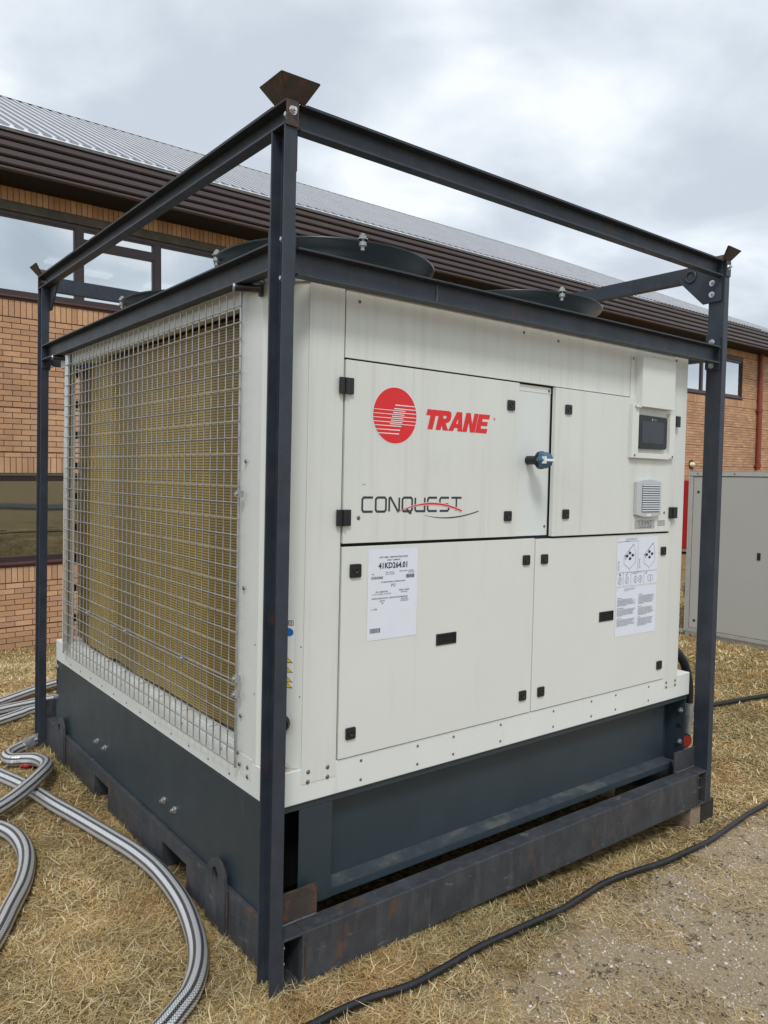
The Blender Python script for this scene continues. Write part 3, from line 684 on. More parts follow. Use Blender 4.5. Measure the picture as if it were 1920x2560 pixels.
mb = MB(); mb.prism([(.1035, .1871), (.1490, .2012), (.1490, .2005), (.1035, .1862)], lambda p, q, t_: (t_, p, q), .24, 2.12); mb.build('ledge_dust', dustm, lo)
mb = MB(); mb.box(.110, .230, .0985, .102, .162, .4655); mb.box(.226, .230, .102, .15, .162, .4655); mb.build('plinth_cover_plate', plinth, ch, bevel=.0008)
mb = MB(); mb.box(CX0 + .0005, CX0 + .03, .105, .124, .16, .465); mb.build('plinth_cheek', plinth, ch)
mb = MB(); mb.box(2.226, 2.232, .104, .25, .16, .465); mb.box(2.130, 2.226, .20, .204, .16, .481); o_ = mb.build('plinth_cheek', plinth, ch)
mb = MB(); mb.box(.11, 2.12, .24, .26, .156, .46); mb.build('plinth_inner', blackin, ch)
for z in (.406, .257): bolt((2.226, .125, z), '-x', o_, 1.0)
mb = MB(); mb.cyl((2.2255, .13, .332), (2.2245, .13, .332), .012, 20); mb.build('cable_hole', blackin, o_)
for (y, z) in ((1.663, .249), (1.556, .249), (.894, .244), (.795, .243)): bolt((CX0, y, z), '-x', ch, 1.0)
for z in (.44, .38): 
    mb = MB(); mb.cyl((CX0 - .002, 2.31, z), (CX0 + .001, 2.31, z), .009, 12); mb.build('drain_hole', blackin, ch)
bolt((CX0, 2.305, .30), '-x', ch); bolt((CX0, 2.305, .455), '-x', ch)
# base rail
def rail(poly, z0, z1, name, m, parent=ch, bevel=.0015, label=None):
    b = MB(); b.prism(poly, lambda p, q, t_: (p, q, t_), z0, z1); return b.build(name, m, parent, bevel=bevel, label=label)
full = [(CX0, CY0), (CX1, CY0), (CX1, CY1), (CX0, CY1)]
rail(full, .4885, .5925, 'base_rail', white_r, bevel=.003)
chx, chy = .108, .2
# horizontal skin of the body
body = [(chx, CY0 + .018), (CX1 - .106, CY0 + .018), (CX1 - .001, chy), (CX1 - .001, .33), (CX0 + .004, .33), (CX0 + .004, chy + .002)]
rail(body, .5926, 2.036, 'cabinet_body', seamm, bevel=0)
# chamfer panels
def quadbox(pts, z0, z1, name, m, parent=ch, bevel=.001):
    b = MB(); b.prism(pts, lambda p, q, t_: (p, q, t_), z0, z1); return b.build(name, m, parent, bevel=bevel)
chp = quadbox([(CX0, chy), (chx, CY0), (chx + .002, CY0 + .006), (CX0 + .006, chy + .004)], .593, 2.036, 'corner_panel', white_c)
quadbox([(CX1, chy), (CX1 - .108, CY0), (CX1 - .110, CY0 + .006), (CX1 - .006, chy + .004)], .593, 2.036, 'corner_panel', white_c)
quadbox([(CX0, chy + .001), (CX0, .338), (CX0 + .0035, .338), (CX0 + .0035, chy + .001)], .593, 2.05, 'side_panel', white_t)
quadbox([(CX0 - .0015, .224), (CX0 - .0015, .3), (CX0 - .0001, .3), (CX0 - .0001, .224)], .537, .60, 'side_panel_foot', white_t, bevel=.0003)
quadbox([(CX1 - .0005, chy + .001), (CX1 + .0035, chy + .001), (CX1 + .0035, .33), (CX1 - .0005, .33)], .593, 2.05, 'side_panel', white_t)
def panel(x0, x1, z0, z1, y=CY0, t_=.006, name='panel', m=white, parent=ch, bevel=.001):
    b = MB(); b.box(x0, x1, y, y + t_, z0, z1); return b.build(name, m, parent, bevel=bevel)
colL = panel(chx + .001, .2335, .545, 2.036, name='corner_column', m=white, y=CY0 - .0015, t_=.008)
colR = panel(2.0165, CX1 - .1085, .545, 2.036, name='corner_column', m=white, y=CY0 - .0015, t_=.008)
topP = panel(.2385, 2.0125, 1.8300, 2.036, name='top_panel', m=white)
rp = panel(1.0145, 1.2045, 1.262, 1.8235, y=.1035, t_=.002, name='switch_panel', m=white_s)
panel(1.0145, 1.2045, 1.800, 1.8235, y=.1020, t_=.0012, name='switch_panel_strip', m=white_c, parent=rp, bevel=.0003)
d1 = panel(.2385, 1.0095, 1.2635, 1.8235, y=.085, t_=.0115, name='door', m=white)
d2 = panel(1.2075, 2.0125, 1.2585, 1.8250, y=.079, t_=.0175, name='door', m=white)
d3 = panel(.2385, 1.1185, .5960, 1.2530, y=.086, t_=.0105, name='door', m=white_c)
d4 = panel(1.1235, 2.0125, .5960, 1.2500, y=.086, t_=.0105, name='door', m=white_c)
Y1, Y2, Y3 = .085, .079, .086
# roof cap: overhanging lip and deck
cap = [(chx - .005, CY0 - .004), (CX1 - .104, CY0 - .004), (CX1, chy - .01), (CX1, CY1), (CX0 - .001, CY1), (CX0 - .001, chy - .006)]
rail(cap, 2.0365, 2.052, 'roof_lip', white_r, bevel=.001)
mb = MB(); mb.box(1.026, 1.029, CY0 - .0052, CY0 - .0041, 2.0367, 2.0518); mb.build('lip_joint', seamm, ch)
cap2 = [(chx + .03, CY0 + .03), (CX1 - .14, CY0 + .03), (CX1 - .03, chy + .02), (CX1 - .03, CY1 - .02), (CX0 + .03, CY1 - .02), (CX0 + .03, chy + .02)]
rail(cap2, 2.0525, 2.13, 'roof_deck', galvp, bevel=.004)
# screws and rivets
me_scr = bpy.data.meshes.new('screw'); b = MB(); b.lathe([(.0002, .0032), (.0035, .0028), (.0058, .0012), (.0062, 0)], lambda x, y, h: (x, y, h), 12); me_scr.from_pydata(b.v, [], b.f); me_scr.polygons.foreach_set('use_smooth', [True] * len(b.f)); me_scr.materials.append(rivet)
def screw(p, d='-y', parent=ch, s_=1.): o = link('screw', me_scr, parent, loc=p, rot=ROT[d]); o.scale = (s_,) * 3; return o
for x, z in [(.133, .580), (.203, .580), (.132, .550), (.203, .550)]: screw((x, CY0 - .0017, z), s_=1.1)
for x, z in [(2.038, .572), (2.110, .572), (2.038, .552), (2.110, .552)]: screw((x, CY0 - .0017, z))
for x in (.331, .566, .730, .966, 1.262, 1.500, 1.664, 1.904):
    for z in (.573, .512): screw((x, CY0 - .0002, z), s_=.8)
for x, z in ((.288, 2.005), (1.031, 2.010), (1.225, 2.003)): screw((x, CY0 - .0002, z), s_=.9)
screw((1.982, .0588, 2.008)); screw((1.192, .1018, 1.811), s_=.9); screw((1.189, .1033, 1.296), s_=.9); screw((.296, Y1 - .0002, 1.342), s_=1.1); screw((1.958, Y2 - .0002, 1.342), s_=1.0)
for y, z in ((.248, .570), (.248, .541)): screw((CX0 - .0017, y, z), '-x', s_=1.1)
for k in range(12):
    y = .37 + k * .155
    screw((CX0 - .0002, y, .512 + .0 * k), '-x', s_=.7)
    if k % 2 == 0: screw((CX0 - .0002, y + .06, .575), '-x', s_=.7)
mb = MB()
for dd, z in ((.007, .960), (.008, .810), (.20, .955), (.20, .805)):
    u_ = Vector((-.0924, .109, 0)).normalized() * dd
    p = Vector((chx, CY0, z)) + u_ if dd < .1 else Vector((CX0 - .0005, .215, z)); nn = Vector((-.109, -.0924, 0)).normalized() if dd < .1 else Vector((-1, 0, 0))
    mb.cyl(p + nn * .0004, p - nn * .001, .0022, 8)
mb.build('rivet_hole', blackin, ch)
bolt((.075, .1285, .6005), '-y', chp, .8)
# rusty stain plate on ledge
mb = MB(); mb.prism([(CX0 + .004, CY0 + .004), (chx - .006, CY0 + .004), (CX0 + .004, chy - .008)], lambda p, q, t_: (p, q, t_), .5926, .5932)
mb.build('rust_stain', mat('rust_stain', (.55, .50, .40), .7, streak=[((.42, .22, .05), .45, .6, .8, 28, (1, 1, 1))]), ch)
# latches, hinges
def latch(x, z, y, parent, s_=1.):
    hw, hh = .0185 * s_, .0185 * s_
    def rr(w_, h_, r_): return [(cx_ + r_ * math.cos(R(a)), cz_ + r_ * math.sin(R(a))) for (cx_, cz_, a0) in ((w_ - r_, h_ - r_, 0), (-w_ + r_, h_ - r_, 90), (-w_ + r_, -h_ + r_, 180), (w_ - r_, -h_ + r_, 270)) for a in range(a0, a0 + 91, 30)]
    b = MB(); b.prism(rr(hw, hh, .005), lambda p, q, t_: (x + p, y - t_, z + q), 0, .0065); o = b.build('latch', black, parent, bevel=.0012)
    b = MB(); b.lathe([(.0095, .0066), (.0095, .0085), (.0072, .0085), (.0068, .0068), (.0001, .0068)], lambda p, q, h: (x + p, y - h, z + q), 20); b.build('latch_key', blackin, o) if parent is ch else b.build('latch_key', black, parent)
    return o
for x, z, y, p in [(.965, 1.739, Y1, d1), (.963, 1.339, Y1, d1), (1.280, 1.746, Y2, d2), (1.281, 1.343, Y2, d2), (1.071, 1.174, Y3, d3), (.282, .671, Y3, d3), (1.071, .666, Y3, d3),
                   (1.173, 1.173, Y3, d4), (1.970, 1.172, Y3, d4), (1.967, .663, Y3, d4), (1.174, .665, Y3, d4)]: latch(x, z, y, p)
latch(.288, 1.178, Y3, d3, 1.15)
def hinge(x0, x1, xs, z0, z1, y, parent):
    b = MB(); b.box(x0, xs - .001, y - .010, y, z0, z1); b.box(xs + .001, x1, y - .010, y, z0, z1); b.cyl((xs, y - .010, z0 + .001), (xs, y - .010, z1 - .001), .0065, 14); b.build('hinge', black, parent, bevel=.0015)
hinge(.213, .263, .236, 1.719, 1.768, Y1, d1); hinge(.212, .262, .236, 1.318, 1.368, Y1, d1)
hinge(1.995, 2.050, 2.015, 1.722, 1.770, Y2, d2); hinge(1.992, 2.050, 2.015, 1.316, 1.366, Y2, d2)
# recessed grips
for x0, x1, z0, z1, p in ((.632, .724, .904, .943, d3), (1.525, 1.619, .898, .938, d4)):
    b = MB(); t_ = .006
    b.box(x0, x1, Y3 - .003, Y3, z0, z0 + t_); b.box(x0, x1, Y3 - .003, Y3, z1 - t_, z1); b.box(x0, x0 + t_, Y3 - .003, Y3, z0 + t_, z1 - t_); b.box(x1 - t_, x1, Y3 - .003, Y3, z0 + t_, z1 - t_); o = b.build('grip', black, p)
    b = MB(); b.box(x0 + t_, x1 - t_, Y3 - .0012, Y3 - .0002, z0 + t_, z1 - t_); b.build('grip_well', blackin, p)
# rotary isolator
kx, kz = 1.085, 1.545
b = MB(); b.cyl((kx, .1033, kz), (kx, .04, kz), .0165, 24); iso = b.build('rotary_switch', black, ch, bevel=.001)
b = MB(); b.cyl((kx, .044, kz), (kx, .034, kz), .033, 32); b.build('switch_flange', black, iso, bevel=.001)
b = MB(); b.lathe([(.030, .0), (.031, .008), (.027, .020), (.020, .036), (.0001, .038)], lambda p, q, h: (kx + p * (1 + .10 * math.cos(6 * math.atan2(q, p))), .034 - h, kz + q * (1 + .10 * math.cos(6 * math.atan2(q, p)))), 48); b.build('blue_knob', blue, iso)
b = MB(); b.box(kx - .023, kx + .023, -.0055, .010, kz - .0045, kz + .0045); b.box(kx - .025, kx - .019, -.004, .014, kz - .013, kz + .013); b.build('knob_pointer', whitep, iso, bevel=.001)
# display hood and surround
b = MB(); b.box(1.7225, 1.9665, .050, .0905, 1.790, 2.000); b.box(1.6925, 1.7225, .0865, .0905, 1.790, 2.004); b.box(1.9665, 2.010, .0865, .0905, 1.790, 2.004); hood = b.build('display_hood', white_c, ch, bevel=.001)
b = MB(); b.box(1.694, 1.7235, .0510, .0885, 1.785, 1.789); b.build('hood_lip', white_c, hood)
b = MB()
b.box(1.6775, 1.7225, .062, .0665, 1.575, 1.797); b.box(1.7185, 1.7225, .0665, .0788, 1.575, 1.797)
b.box(1.9555, 1.997, .062, .0665, 1.580, 1.775); b.box(1.9555, 1.9595, .0665, .0788, 1.580, 1.775); b.box(1.7225, 1.9555, .062, .0665, 1.575, 1.597); b.box(1.7225, 1.9555, .0665, .0788, 1.593, 1.597)
b.box(1.6775, 1.6815, .0665, .0788, 1.575, 1.797); b.build('display_surround', white_c, d2, bevel=.0008)
for x, z in ((1.698, 1.788), (1.699, 1.586), (1.980, 1.588)): screw((x, .0618, z), parent=d2, s_=.9)
for x, z in ((1.705, 1.990), (1.985, 1.800)): screw((x, .0863, z), parent=hood, s_=.8)
b = MB(); rrp = [(cx_ + .014 * math.cos(R(a)), cz_ + .014 * math.sin(R(a))) for (cx_, cz_, a0) in ((1.920, 1.741, 0), (1.7405, 1.743, 90), (1.7405, 1.629, 180), (1.920, 1.631, 270)) for a in range(a0, a0 + 91, 15)]
b.prism(rrp, lambda p, q, t_: (p, t_, q), .0615, .0785, False); hmi = b.build('control_display', black, d2, bevel=.002)
b = MB(); b.box(1.745, 1.906, .0605, .0612, 1.640, 1.732); b.build('screen', screen, d2)
# ventilation grille
b = MB(); vp = [(1.728, 1.335), (1.770, 1.326), (1.8165, 1.323), (1.863, 1.326), (1.905, 1.335), (1.905, 1.476), (1.863, 1.485), (1.8165, 1.488), (1.770, 1.485), (1.728, 1.476)]
b.prism(vp, lambda p, q, t_: (p, t_, q), Y2 - .018, Y2 - .0003); vg = b.build('vent_grille', ventm, ch, bevel=.003)
b = MB(); b.box(1.762, 1.892, Y2 - .0192, Y2 - .0183, 1.347, 1.465); b.build('vent_opening', blackin, vg)
for k in range(12):
    z = 1.350 + k * .0098; b = MB(); b.prism([(Y2 - .0225, z), (Y2 - .0195, z + .0062), (Y2 - .0193, z + .0055), (Y2 - .0205, z)], lambda p, q, t_: (t_, p, q), 1.762, 1.892); b.build('vent_slat', ventm, vg)
b = MB(); b.box(1.800, 1.830, Y2 - .0188, Y2 - .0181, 1.330, 1.338); b.build('vent_tag', whitep, vg)

# ---- lettering
def text_mesh(items, y, font_sx=1.):
    """items: (string, x, z, height, align, sx, bold)"""
    mb = MB()
    for (s_, x, z, h, al, sx, bold) in items:
        cu = bpy.data.curves.new('t', 'FONT'); cu.body = s_; cu.size = 1.; cu.align_x = al; cu.resolution_u = 2; cu.offset = bold
        ob = bpy.data.objects.new('t', cu); me_ = bpy.data.meshes.new_from_object(ob)
        mb.add([(x + v.co.x * h * 1.38 * sx, y, z + v.co.y * h * 1.38) for v in me_.vertices], [tuple(p.vertices) for p in me_.polygons])
        bpy.data.objects.remove(ob); bpy.data.meshes.remove(me_)
    return mb
def ribbon(mb, pts, w_, y, closed=False, wf=None):
    P = [Vector((p[0], p[1])) for p in pts]; n = len(P); L_, R_ = [], []
    for i in range(n):
        a = P[(i - 1) % n] if (closed or i) else P[i]; c_ = P[(i + 1) % n] if (closed or i < n - 1) else P[i]
        d1_ = (P[i] - a); d2_ = (c_ - P[i])
        d1_ = d1_.normalized() if d1_.length > 1e-9 else d2_.normalized(); d2_ = d2_.normalized() if d2_.length > 1e-9 else d1_
        t_ = (d1_ + d2_); t_ = t_.normalized() if t_.length > 1e-6 else d1_
        nn = Vector((-t_.y, t_.x)); k = 1 / max(.5, nn.dot(Vector((-d1_.y, d1_.x)))); hw = (wf[i] if wf else w_) / 2 * k
        L_.append(P[i] + nn * hw); R_.append(P[i] - nn * hw)
    vs_ = [(p.x, y, p.y) for p in L_] + [(p.x, y, p.y) for p in R_]
    m = n if closed else n - 1
    mb.add(vs_, [(i, (i + 1) % n, n + (i + 1) % n, n + i) for i in range(m)])
def poly2(mb, pts, y): mb.add([(p[0], y, p[1]) for p in pts], [tuple(range(len(pts)))])
YL = Y1 - .0006
lcx, lcz, lr = .4320, 1.6665, .0888
mb = MB(); poly2(mb, [(lcx + (lr + .0022) * math.cos(R(a)), lcz + (lr + .0022) * math.sin(R(a))) for a in range(0, 360, 4)], YL); mb.build('logo_backing', whitep, d1)
mb = MB(); poly2(mb, [(lcx + lr * math.cos(R(a)), lcz + lr * math.sin(R(a))) for a in range(0, 360, 4)], YL - .0004); mb.build('round_logo', red, d1)
mb = MB()
for i, yp in enumerate((322, 347, 372, 397, 421, 446, 470)):
    nz = (354 - yp) / 178; xe = (533 - i * 6.5 - 468) / 138; xl = -math.sqrt(1 - nz * nz); th = .0031 * (.75 + .07 * i)
    mb.add([(lcx + xl * lr, YL - .0008, lcz + nz * lr + th / 2 * .6), (lcx + xe * lr, YL - .0008, lcz + nz * lr + th / 2), (lcx + xe * lr, YL - .0008, lcz + nz * lr - th / 2), (lcx + xl * lr, YL - .0008, lcz + nz * lr - th / 2 * .6)], [(0, 1, 2, 3)])
for i, yp in enumerate((287, 310, 335, 360, 385, 408)):
    nz = (354 - yp) / 178; xs_ = (467 - i * 6.4 - 468) / 138; xr = math.sqrt(1 - nz * nz); th = .0031 * (1.15 - .07 * i)
    mb.add([(lcx + xs_ * lr, YL - .0008, lcz + nz * lr + th / 2), (lcx + xr * lr, YL - .0008, lcz + nz * lr + th / 2 * .7), (lcx + xr * lr, YL - .0008, lcz + nz * lr - th / 2 * .7), (lcx + xs_ * lr, YL - .0008, lcz + nz * lr - th / 2)], [(0, 1, 2, 3)])
mb.build('logo_stripes', whitep, d1)
# heavy italic TRANE
def heavy(mb, x, z, h, sx, shear):
    T_ = [[(0, .70), (0, 1), (1.02, 1), (1.02, .70), (.70, .70), (.70, 0), (.32, 0), (.32, .70)]]
    Rr = [[(0, 0), (0, 1), (.38, 1), (.38, 0)], [(.38, .76), (.38, 1), (.72, 1), (.90, .93), (.96, .78), (.62, .74)], [(.62, .74), (.96, .78), (.97, .60), (.90, .46), (.72, .38), (.38, .38), (.38, .60), (.58, .60), (.62, .66)], [(.38, .38), (.60, .42), (.96, 0), (.55, 0), (.38, .26)]]
    Aa = [[(0, 0), (.36, 1), (.78, 1), (.57, .66), (.38, 0)], [(.57, .66), (.78, 1), (1.10, 0), (.72, 0)], [(.40, .17), (.46, .38), (.66, .38), (.70, .17)]]
    Nn = [[(0, 0), (0, 1), (.36, 1), (.36, 0)], [(.36, 1), (.66, .42), (.66, 0), (.62, 0), (.36, .52)], [(.66, 0), (.66, 1), (1.0, 1), (1.0, 0)]]
    Ee = [[(0, 0), (0, 1), (.38, 1), (.38, 0)], [(.38, .76), (.38, 1), (.92, 1), (.92, .76)], [(.38, .39), (.38, .61), (.86, .61), (.86, .39)], [(.38, 0), (.38, .24), (.94, .24), (.94, 0)]]
    pos = [(T_, -.12), (Rr, .80), (Aa, 1.76), (Nn, 2.86), (Ee, 3.90)]
    for L_, ox in pos:
        for q_, pl in enumerate(L_): poly2(mb, [(x + (ox + p[0]) * h * sx + p[1] * h * shear, z + p[1] * h) for p in pl], YL - .0003 - .00004 * q_ - (.00016 if ox in (.80, 2.86) else 0))
mb = MB(); heavy(mb, .5575, 1.6315, .0655, .905, .27); mb.build('red_lettering', red, d1)
mb = text_mesh([('®', .878, 1.679, .010, 'LEFT', 1, 0)], YL - .0003); mb.build('registered_mark', red, d1)
# CONQUEST in thin rounded strokes
mb = MB(); hh, ww, sp = .0445, .041, .0542; x = .3095; zq = 1.3605; c_ = .13
SH = {'C': [[(1, 1), (c_, 1), (0, 1 - c_), (0, c_), (c_, 0), (1, 0)]], 'O': [[(c_, 1), (1 - c_, 1), (1, 1 - c_), (1, c_), (1 - c_, 0), (c_, 0), (0, c_), (0, 1 - c_), (c_, 1)]],
      'N': [[(0, 0), (0, .96), (.12, 1), (.88, 0), (1, .04), (1, 1)]], 'U': [[(0, 1), (0, c_), (c_, 0), (1, 0), (1, 1)]],
      'E': [[(1, 1), (c_, 1), (0, 1 - c_), (0, c_), (c_, 0), (1, 0)], [(0, .5), (.9, .5)]],
      'S': [[(1, 1), (c_, 1), (0, 1 - c_), (0, .5 + c_), (c_, .5), (1 - c_, .5), (1, .5 - c_), (1, c_), (1 - c_, 0), (0, 0)]], 'T': [[(-.05, 1), (1.1, 1)], [(.52, 1), (.52, 0)]]}
SH['Q'] = SH['O'] + [[(.45, .2), (.75, -.12), (.95, -.14)]]
for k, l in enumerate('CONQUEST'):
    for st in SH[l]: ribbon(mb, [(x + p[0] * ww, zq + p[1] * hh) for p in st], .0072, YL - .00003 * SH[l].index(st))
    x += sp * (1.0 if l not in 'C' else .97)
mb.build('grey_lettering', ink, d1)
def swoosh(p0, p1, p2, wmax, n=24, peak=.5):
    pts = []; wf = []
    for i in range(n + 1):
        t_ = i / n; pts.append(((1 - t_) ** 2 * p0[0] + 2 * t_ * (1 - t_) * p1[0] + t_ * t_ * p2[0], (1 - t_) ** 2 * p0[1] + 2 * t_ * (1 - t_) * p1[1] + t_ * t_ * p2[1])); wf.append(wmax * (.12 + .88 * min(1, t_ / peak) * (1 - .25 * max(0, (t_ - peak) / (1 - peak)))))
    return pts, wf
mb = MB(); p_, wf = swoosh((.447, 1.357), (.592, 1.412), (.735, 1.359), .0115); ribbon(mb, p_, 0, YL - .0003, wf=wf); mb.build('logo_gap', white, d1)
mb = MB(); p_, wf = swoosh((.447, 1.357), (.592, 1.412), (.735, 1.359), .0068); ribbon(mb, p_, 0, YL - .0006, wf=wf); mb.build('red_swoosh', red, d1)
mb = MB(); p_, wf = swoosh((.563, 1.3475), (.680, 1.322), (.816, 1.3585), .0042); ribbon(mb, p_, 0, YL - .0003, wf=wf); mb.build('grey_swoosh', ink, d1)
mb = MB(); ribbon(mb, [(.309, 1.4445), (.316, 1.4455), (.321, 1.4445)], .0012, YL); mb.build('scratch', ink, d1)
# metal badge
mb = MB(); mb.box(1.741, 1.885, Y2 - .0016, Y2 - .0002, 1.276, 1.311); bd = mb.build('badge', alu, d2)
mb = MB(); yb_ = Y2 - .0021; x = 1.763; h = .0205; z = 1.2875; w_ = .014
G = {'T': [[(-.1, 1), (.55, 1)], [(.55, 1), (.55, 0)]], 'R': [[(0, 1), (.75, 1), (1, .8), (.9, .5), (.2, .5)], [(.5, .5), (1, 0)], [(0, .3), (0, 0)]], 'A': [[(0, 0), (.5, 1), (1, 0)]], 'N': [[(0, 0), (0, 1), (1, 0), (1, 1)]], 'E': [[(0, 1), (1, 1)], [(.1, .5), (1, .5)], [(0, 0), (1, 0)]]}
for k, l in enumerate('TRANE'):
    for st in G[l]: ribbon(mb, [(x + p[0] * w_, z + p[1] * h) for p in st], .0024, yb_)
    x += .0215
m2_ = text_mesh([('TECHNOLOGIES', 1.815, 1.2785, .0055, 'CENTER', 1.6, 0)], yb_); mb.add(m2_.v, m2_.f); mb.build('badge_lettering', ink, d2)
mb = MB()
for i in range(7):
    for j in range(3): x_, z_ = 1.910 + i * .0083, 1.2855 + j * .0088; mb.box(x_, x_ + .0045, Y2 - .0008, Y2 - .0002, z_, z_ + .0045)
mb.build('perforations', blackin, d2)
mb = text_mesh([('TRANE', 1.826, 1.7375, .005, 'LEFT', 1.1, 0)], .0610); mb.add([(1.818 + .0035 * math.cos(R(a)), .0610, 1.740 + .0045 * math.sin(R(a))) for a in range(0, 360, 30)], [tuple(range(12))]); mb.build('display_lettering', ventm, d2)
# sheet 1
def sheet(x0, x1, z0, z1, door, label, skew=0.):
    b = MB(); n = 8; vs_ = []
    for j in range(n + 1):
        for i in range(n + 1):
            u_, v_ = i / n, j / n; vs_.append((x0 + (x1 - x0) * u_ + skew * (1 - v_), Y3 - .0008 - .0004 * math.sin(u_ * 5 + v_ * 3) ** 2, z0 + (z1 - z0) * v_))
    b.add(vs_, [(j * (n + 1) + i, j * (n + 1) + i + 1, (j + 1) * (n + 1) + i + 1, (j + 1) * (n + 1) + i) for j in range(n) for i in range(n)], True)
    return b.build('paper_sheet', paper, door, label=label)
YP = Y3 - .0018
s1 = sheet(.338, .5415, .952, 1.2415, d3, 'white identification sheet headed with bold 41KD264.01')
t_ = [('UNIT LABEL - IDENTIFICATION UNITE', .440, 1.2125, .0052, 'CENTER', .95, .012), ('ORDER / COMMANDE', .440, 1.2035, .0042, 'CENTER', .95, .012),
      ('41KD264.01', .440, 1.1795, .0185, 'CENTER', .93, .028), ('TYPE', .351, 1.1600, .0038, 'LEFT', 1, .01), ('CXAX/060', .350, 1.1465, .0082, 'LEFT', .92, .015),
      ('ITEM - ARTICLE', .425, 1.1645, .0036, 'CENTER', 1, .01), ('CXAX 060 SHBA01', .427, 1.1585, .0036, 'CENTER', 1, 0), ('SERIAL NUM / No DE SERIE', .494, 1.1660, .0036, 'CENTER', 1, .01), ('ELH01726', .515, 1.1600, .0044, 'CENTER', 1, 0),
      ('CUSTOMER REFERENCE / REFERENCE CLIENT', .440, 1.1335, .0040, 'CENTER', .92, .012), ('PO', .441, 1.1185, .0105, 'CENTER', 1, 0),
      ('SIZE / DIMENSIONS', .394, 1.1030, .0042, 'CENTER', 1, .012), ('L 2.37 x l 2.28 x H 2.45 (M)', .394, 1.0955, .0048, 'CENTER', 1, 0), ('WEIGHT / MASSE', .485, 1.1045, .0042, 'CENTER', 1, .012), ('1654 (KG)', .485, 1.0975, .0050, 'CENTER', 1, 0),
      ('SHIPPING INSTRUCTIONS - INSTRUCTION DE MARQUAGE', .428, 1.0820, .0044, 'CENTER', .92, .012), ('SHIP TO', .397, 1.0735, .0042, 'CENTER', 1, .012), ('GB', .397, 1.0665, .0050, 'CENTER', 1, 0), ('SHIP DATE', .487, 1.0755, .0042, 'CENTER', 1, .012), ('12-JUN-2024', .487, 1.0690, .0050, 'CENTER', 1, 0),
      ('n1 10020', .351, 1.0480, .0050, 'LEFT', 1, 0)]
mb = text_mesh(t_, YP)
def bars(mb, x0, x1, z0, z1, sd_):
    r_ = random.Random(sd_); x_ = x0
    while x_ < x1: w2 = r_.choice([.0008, .0012, .002]); mb.add([(x_, YP, z0), (x_ + w2, YP, z0), (x_ + w2, YP, z1), (x_, YP, z1)], [(0, 1, 2, 3)]); x_ += w2 + r_.choice([.0009, .0013])
bars(mb, .493, .527, 1.144, 1.156, 3); bars(mb, .349, .391, .975, .990, 4)
mb.build('printed_text', inkt, d3, kind='stuff')
# sheets 2 and 3
s2 = sheet(1.632, 1.928, 1.0335, 1.2385, d4, 'white instruction sheet with lifting diagrams, tick and cross')
s3 = sheet(1.635, 1.927, .821, 1.0265, d4, 'white instruction sheet filled with small paragraphs of text')
mb = MB(); thin = .0011
def ln(*p, w_=thin): ribbon(mb, list(p), w_, YP)
ln((1.634, 1.2215), (1.782, 1.2230)); ln((1.780, 1.2225), (1.780, 1.092)); ln((1.634, 1.092), (1.927, 1.0905)); ln((1.680, 1.092), (1.680, 1.036)); ln((1.735, 1.092), (1.735, 1.036)); ln((1.830, 1.091), (1.830, 1.036))
for ox in (0, .143):
    bx, bz = 1.722 + ox, 1.105
    ln((bx - .040, bz + .022), (bx, bz), (bx + .042, bz + .026), (bx + .042, bz + .062)); ln((bx - .040, bz + .022), (bx - .040, bz + .055), (bx + .028, bz + .105), (bx + .042, bz + .062)); ln((bx, bz), (bx, bz - .010)); ln((bx - .012, bz + .074), (bx + .026, bz + .105), w_=.0022)
    ln((bx - .030, bz + .04), (bx - .026, bz + .052), w_=.003); ln((bx - .034, bz + .052), (bx - .030, bz + .06), w_=.003)
    for (a, b2) in ((0, .068), (-.019, .056), (.021, .058), (.002, .044)):
        poly2(mb, [(bx + a + .0095 * math.cos(R(q)), bz + b2 + .0062 * math.sin(R(q))) for q in range(0, 360, 24)], YP); 
for (bx, s_) in ((1.657, 1), (1.707, 1), (1.768, 1), (1.803, 1), (1.878, 1.6)):
    ln((bx - .012 * s_, 1.050), (bx, 1.042), (bx + .012 * s_, 1.050), (bx + .012 * s_, 1.066), (bx, 1.074), (bx - .012 * s_, 1.066), (bx - .012 * s_, 1.050)); ln((bx, 1.044), (bx, 1.072)); ln((bx - .005, 1.054), (bx + .004, 1.062), w_=.002)
ln((1.652, 1.0875), (1.662, 1.0785), w_=.0028); ln((1.662, 1.0875), (1.652, 1.0785), w_=.0028)
for tx in (1.704, 1.846): ln((tx - .005, 1.083), (tx - .001, 1.079), (tx + .007, 1.089), w_=.0025)
mb.build('printed_diagram', inkt, d4)
mb = MB()
def lines(x0, x1, z, n, h_=.0022, pitch=.0043, sd_=1):
    r_ = random.Random(sd_)
    for i in range(n):
        e_ = x0 + (x1 - x0) * (r_.uniform(.8, 1) if i < n - 1 else r_.uniform(.25, .6)); a = x0 + r_.uniform(0, .003)
        while a < e_:
            b2 = min(e_, a + r_.uniform(.004, .014)); mb.add([(a, YP, z - i * pitch), (b2, YP, z - i * pitch), (b2, YP, z - i * pitch + h_), (a, YP, z - i * pitch + h_)], [(0, 1, 2, 3)]); a = b2 + .0018
lines(1.640, 1.655, 1.2295, 1); lines(1.690, 1.775, 1.2335, 3, .0018, .0045, 2)
for k in range(8): lines(1.638, 1.668, 1.139 - k * .0052, 1, sd_=k + 5); lines(1.786, 1.815, 1.142 - k * .0052, 1, sd_=k + 15)
for k in range(9): lines(1.641, 1.646, 1.205 - k * .006, 1, sd_=3); lines(1.660, 1.667, 1.207 - k * .006, 1, sd_=3); lines(1.788, 1.793, 1.205 - k * .006, 1, sd_=3); lines(1.806, 1.813, 1.206 - k * .006, 1, sd_=3)
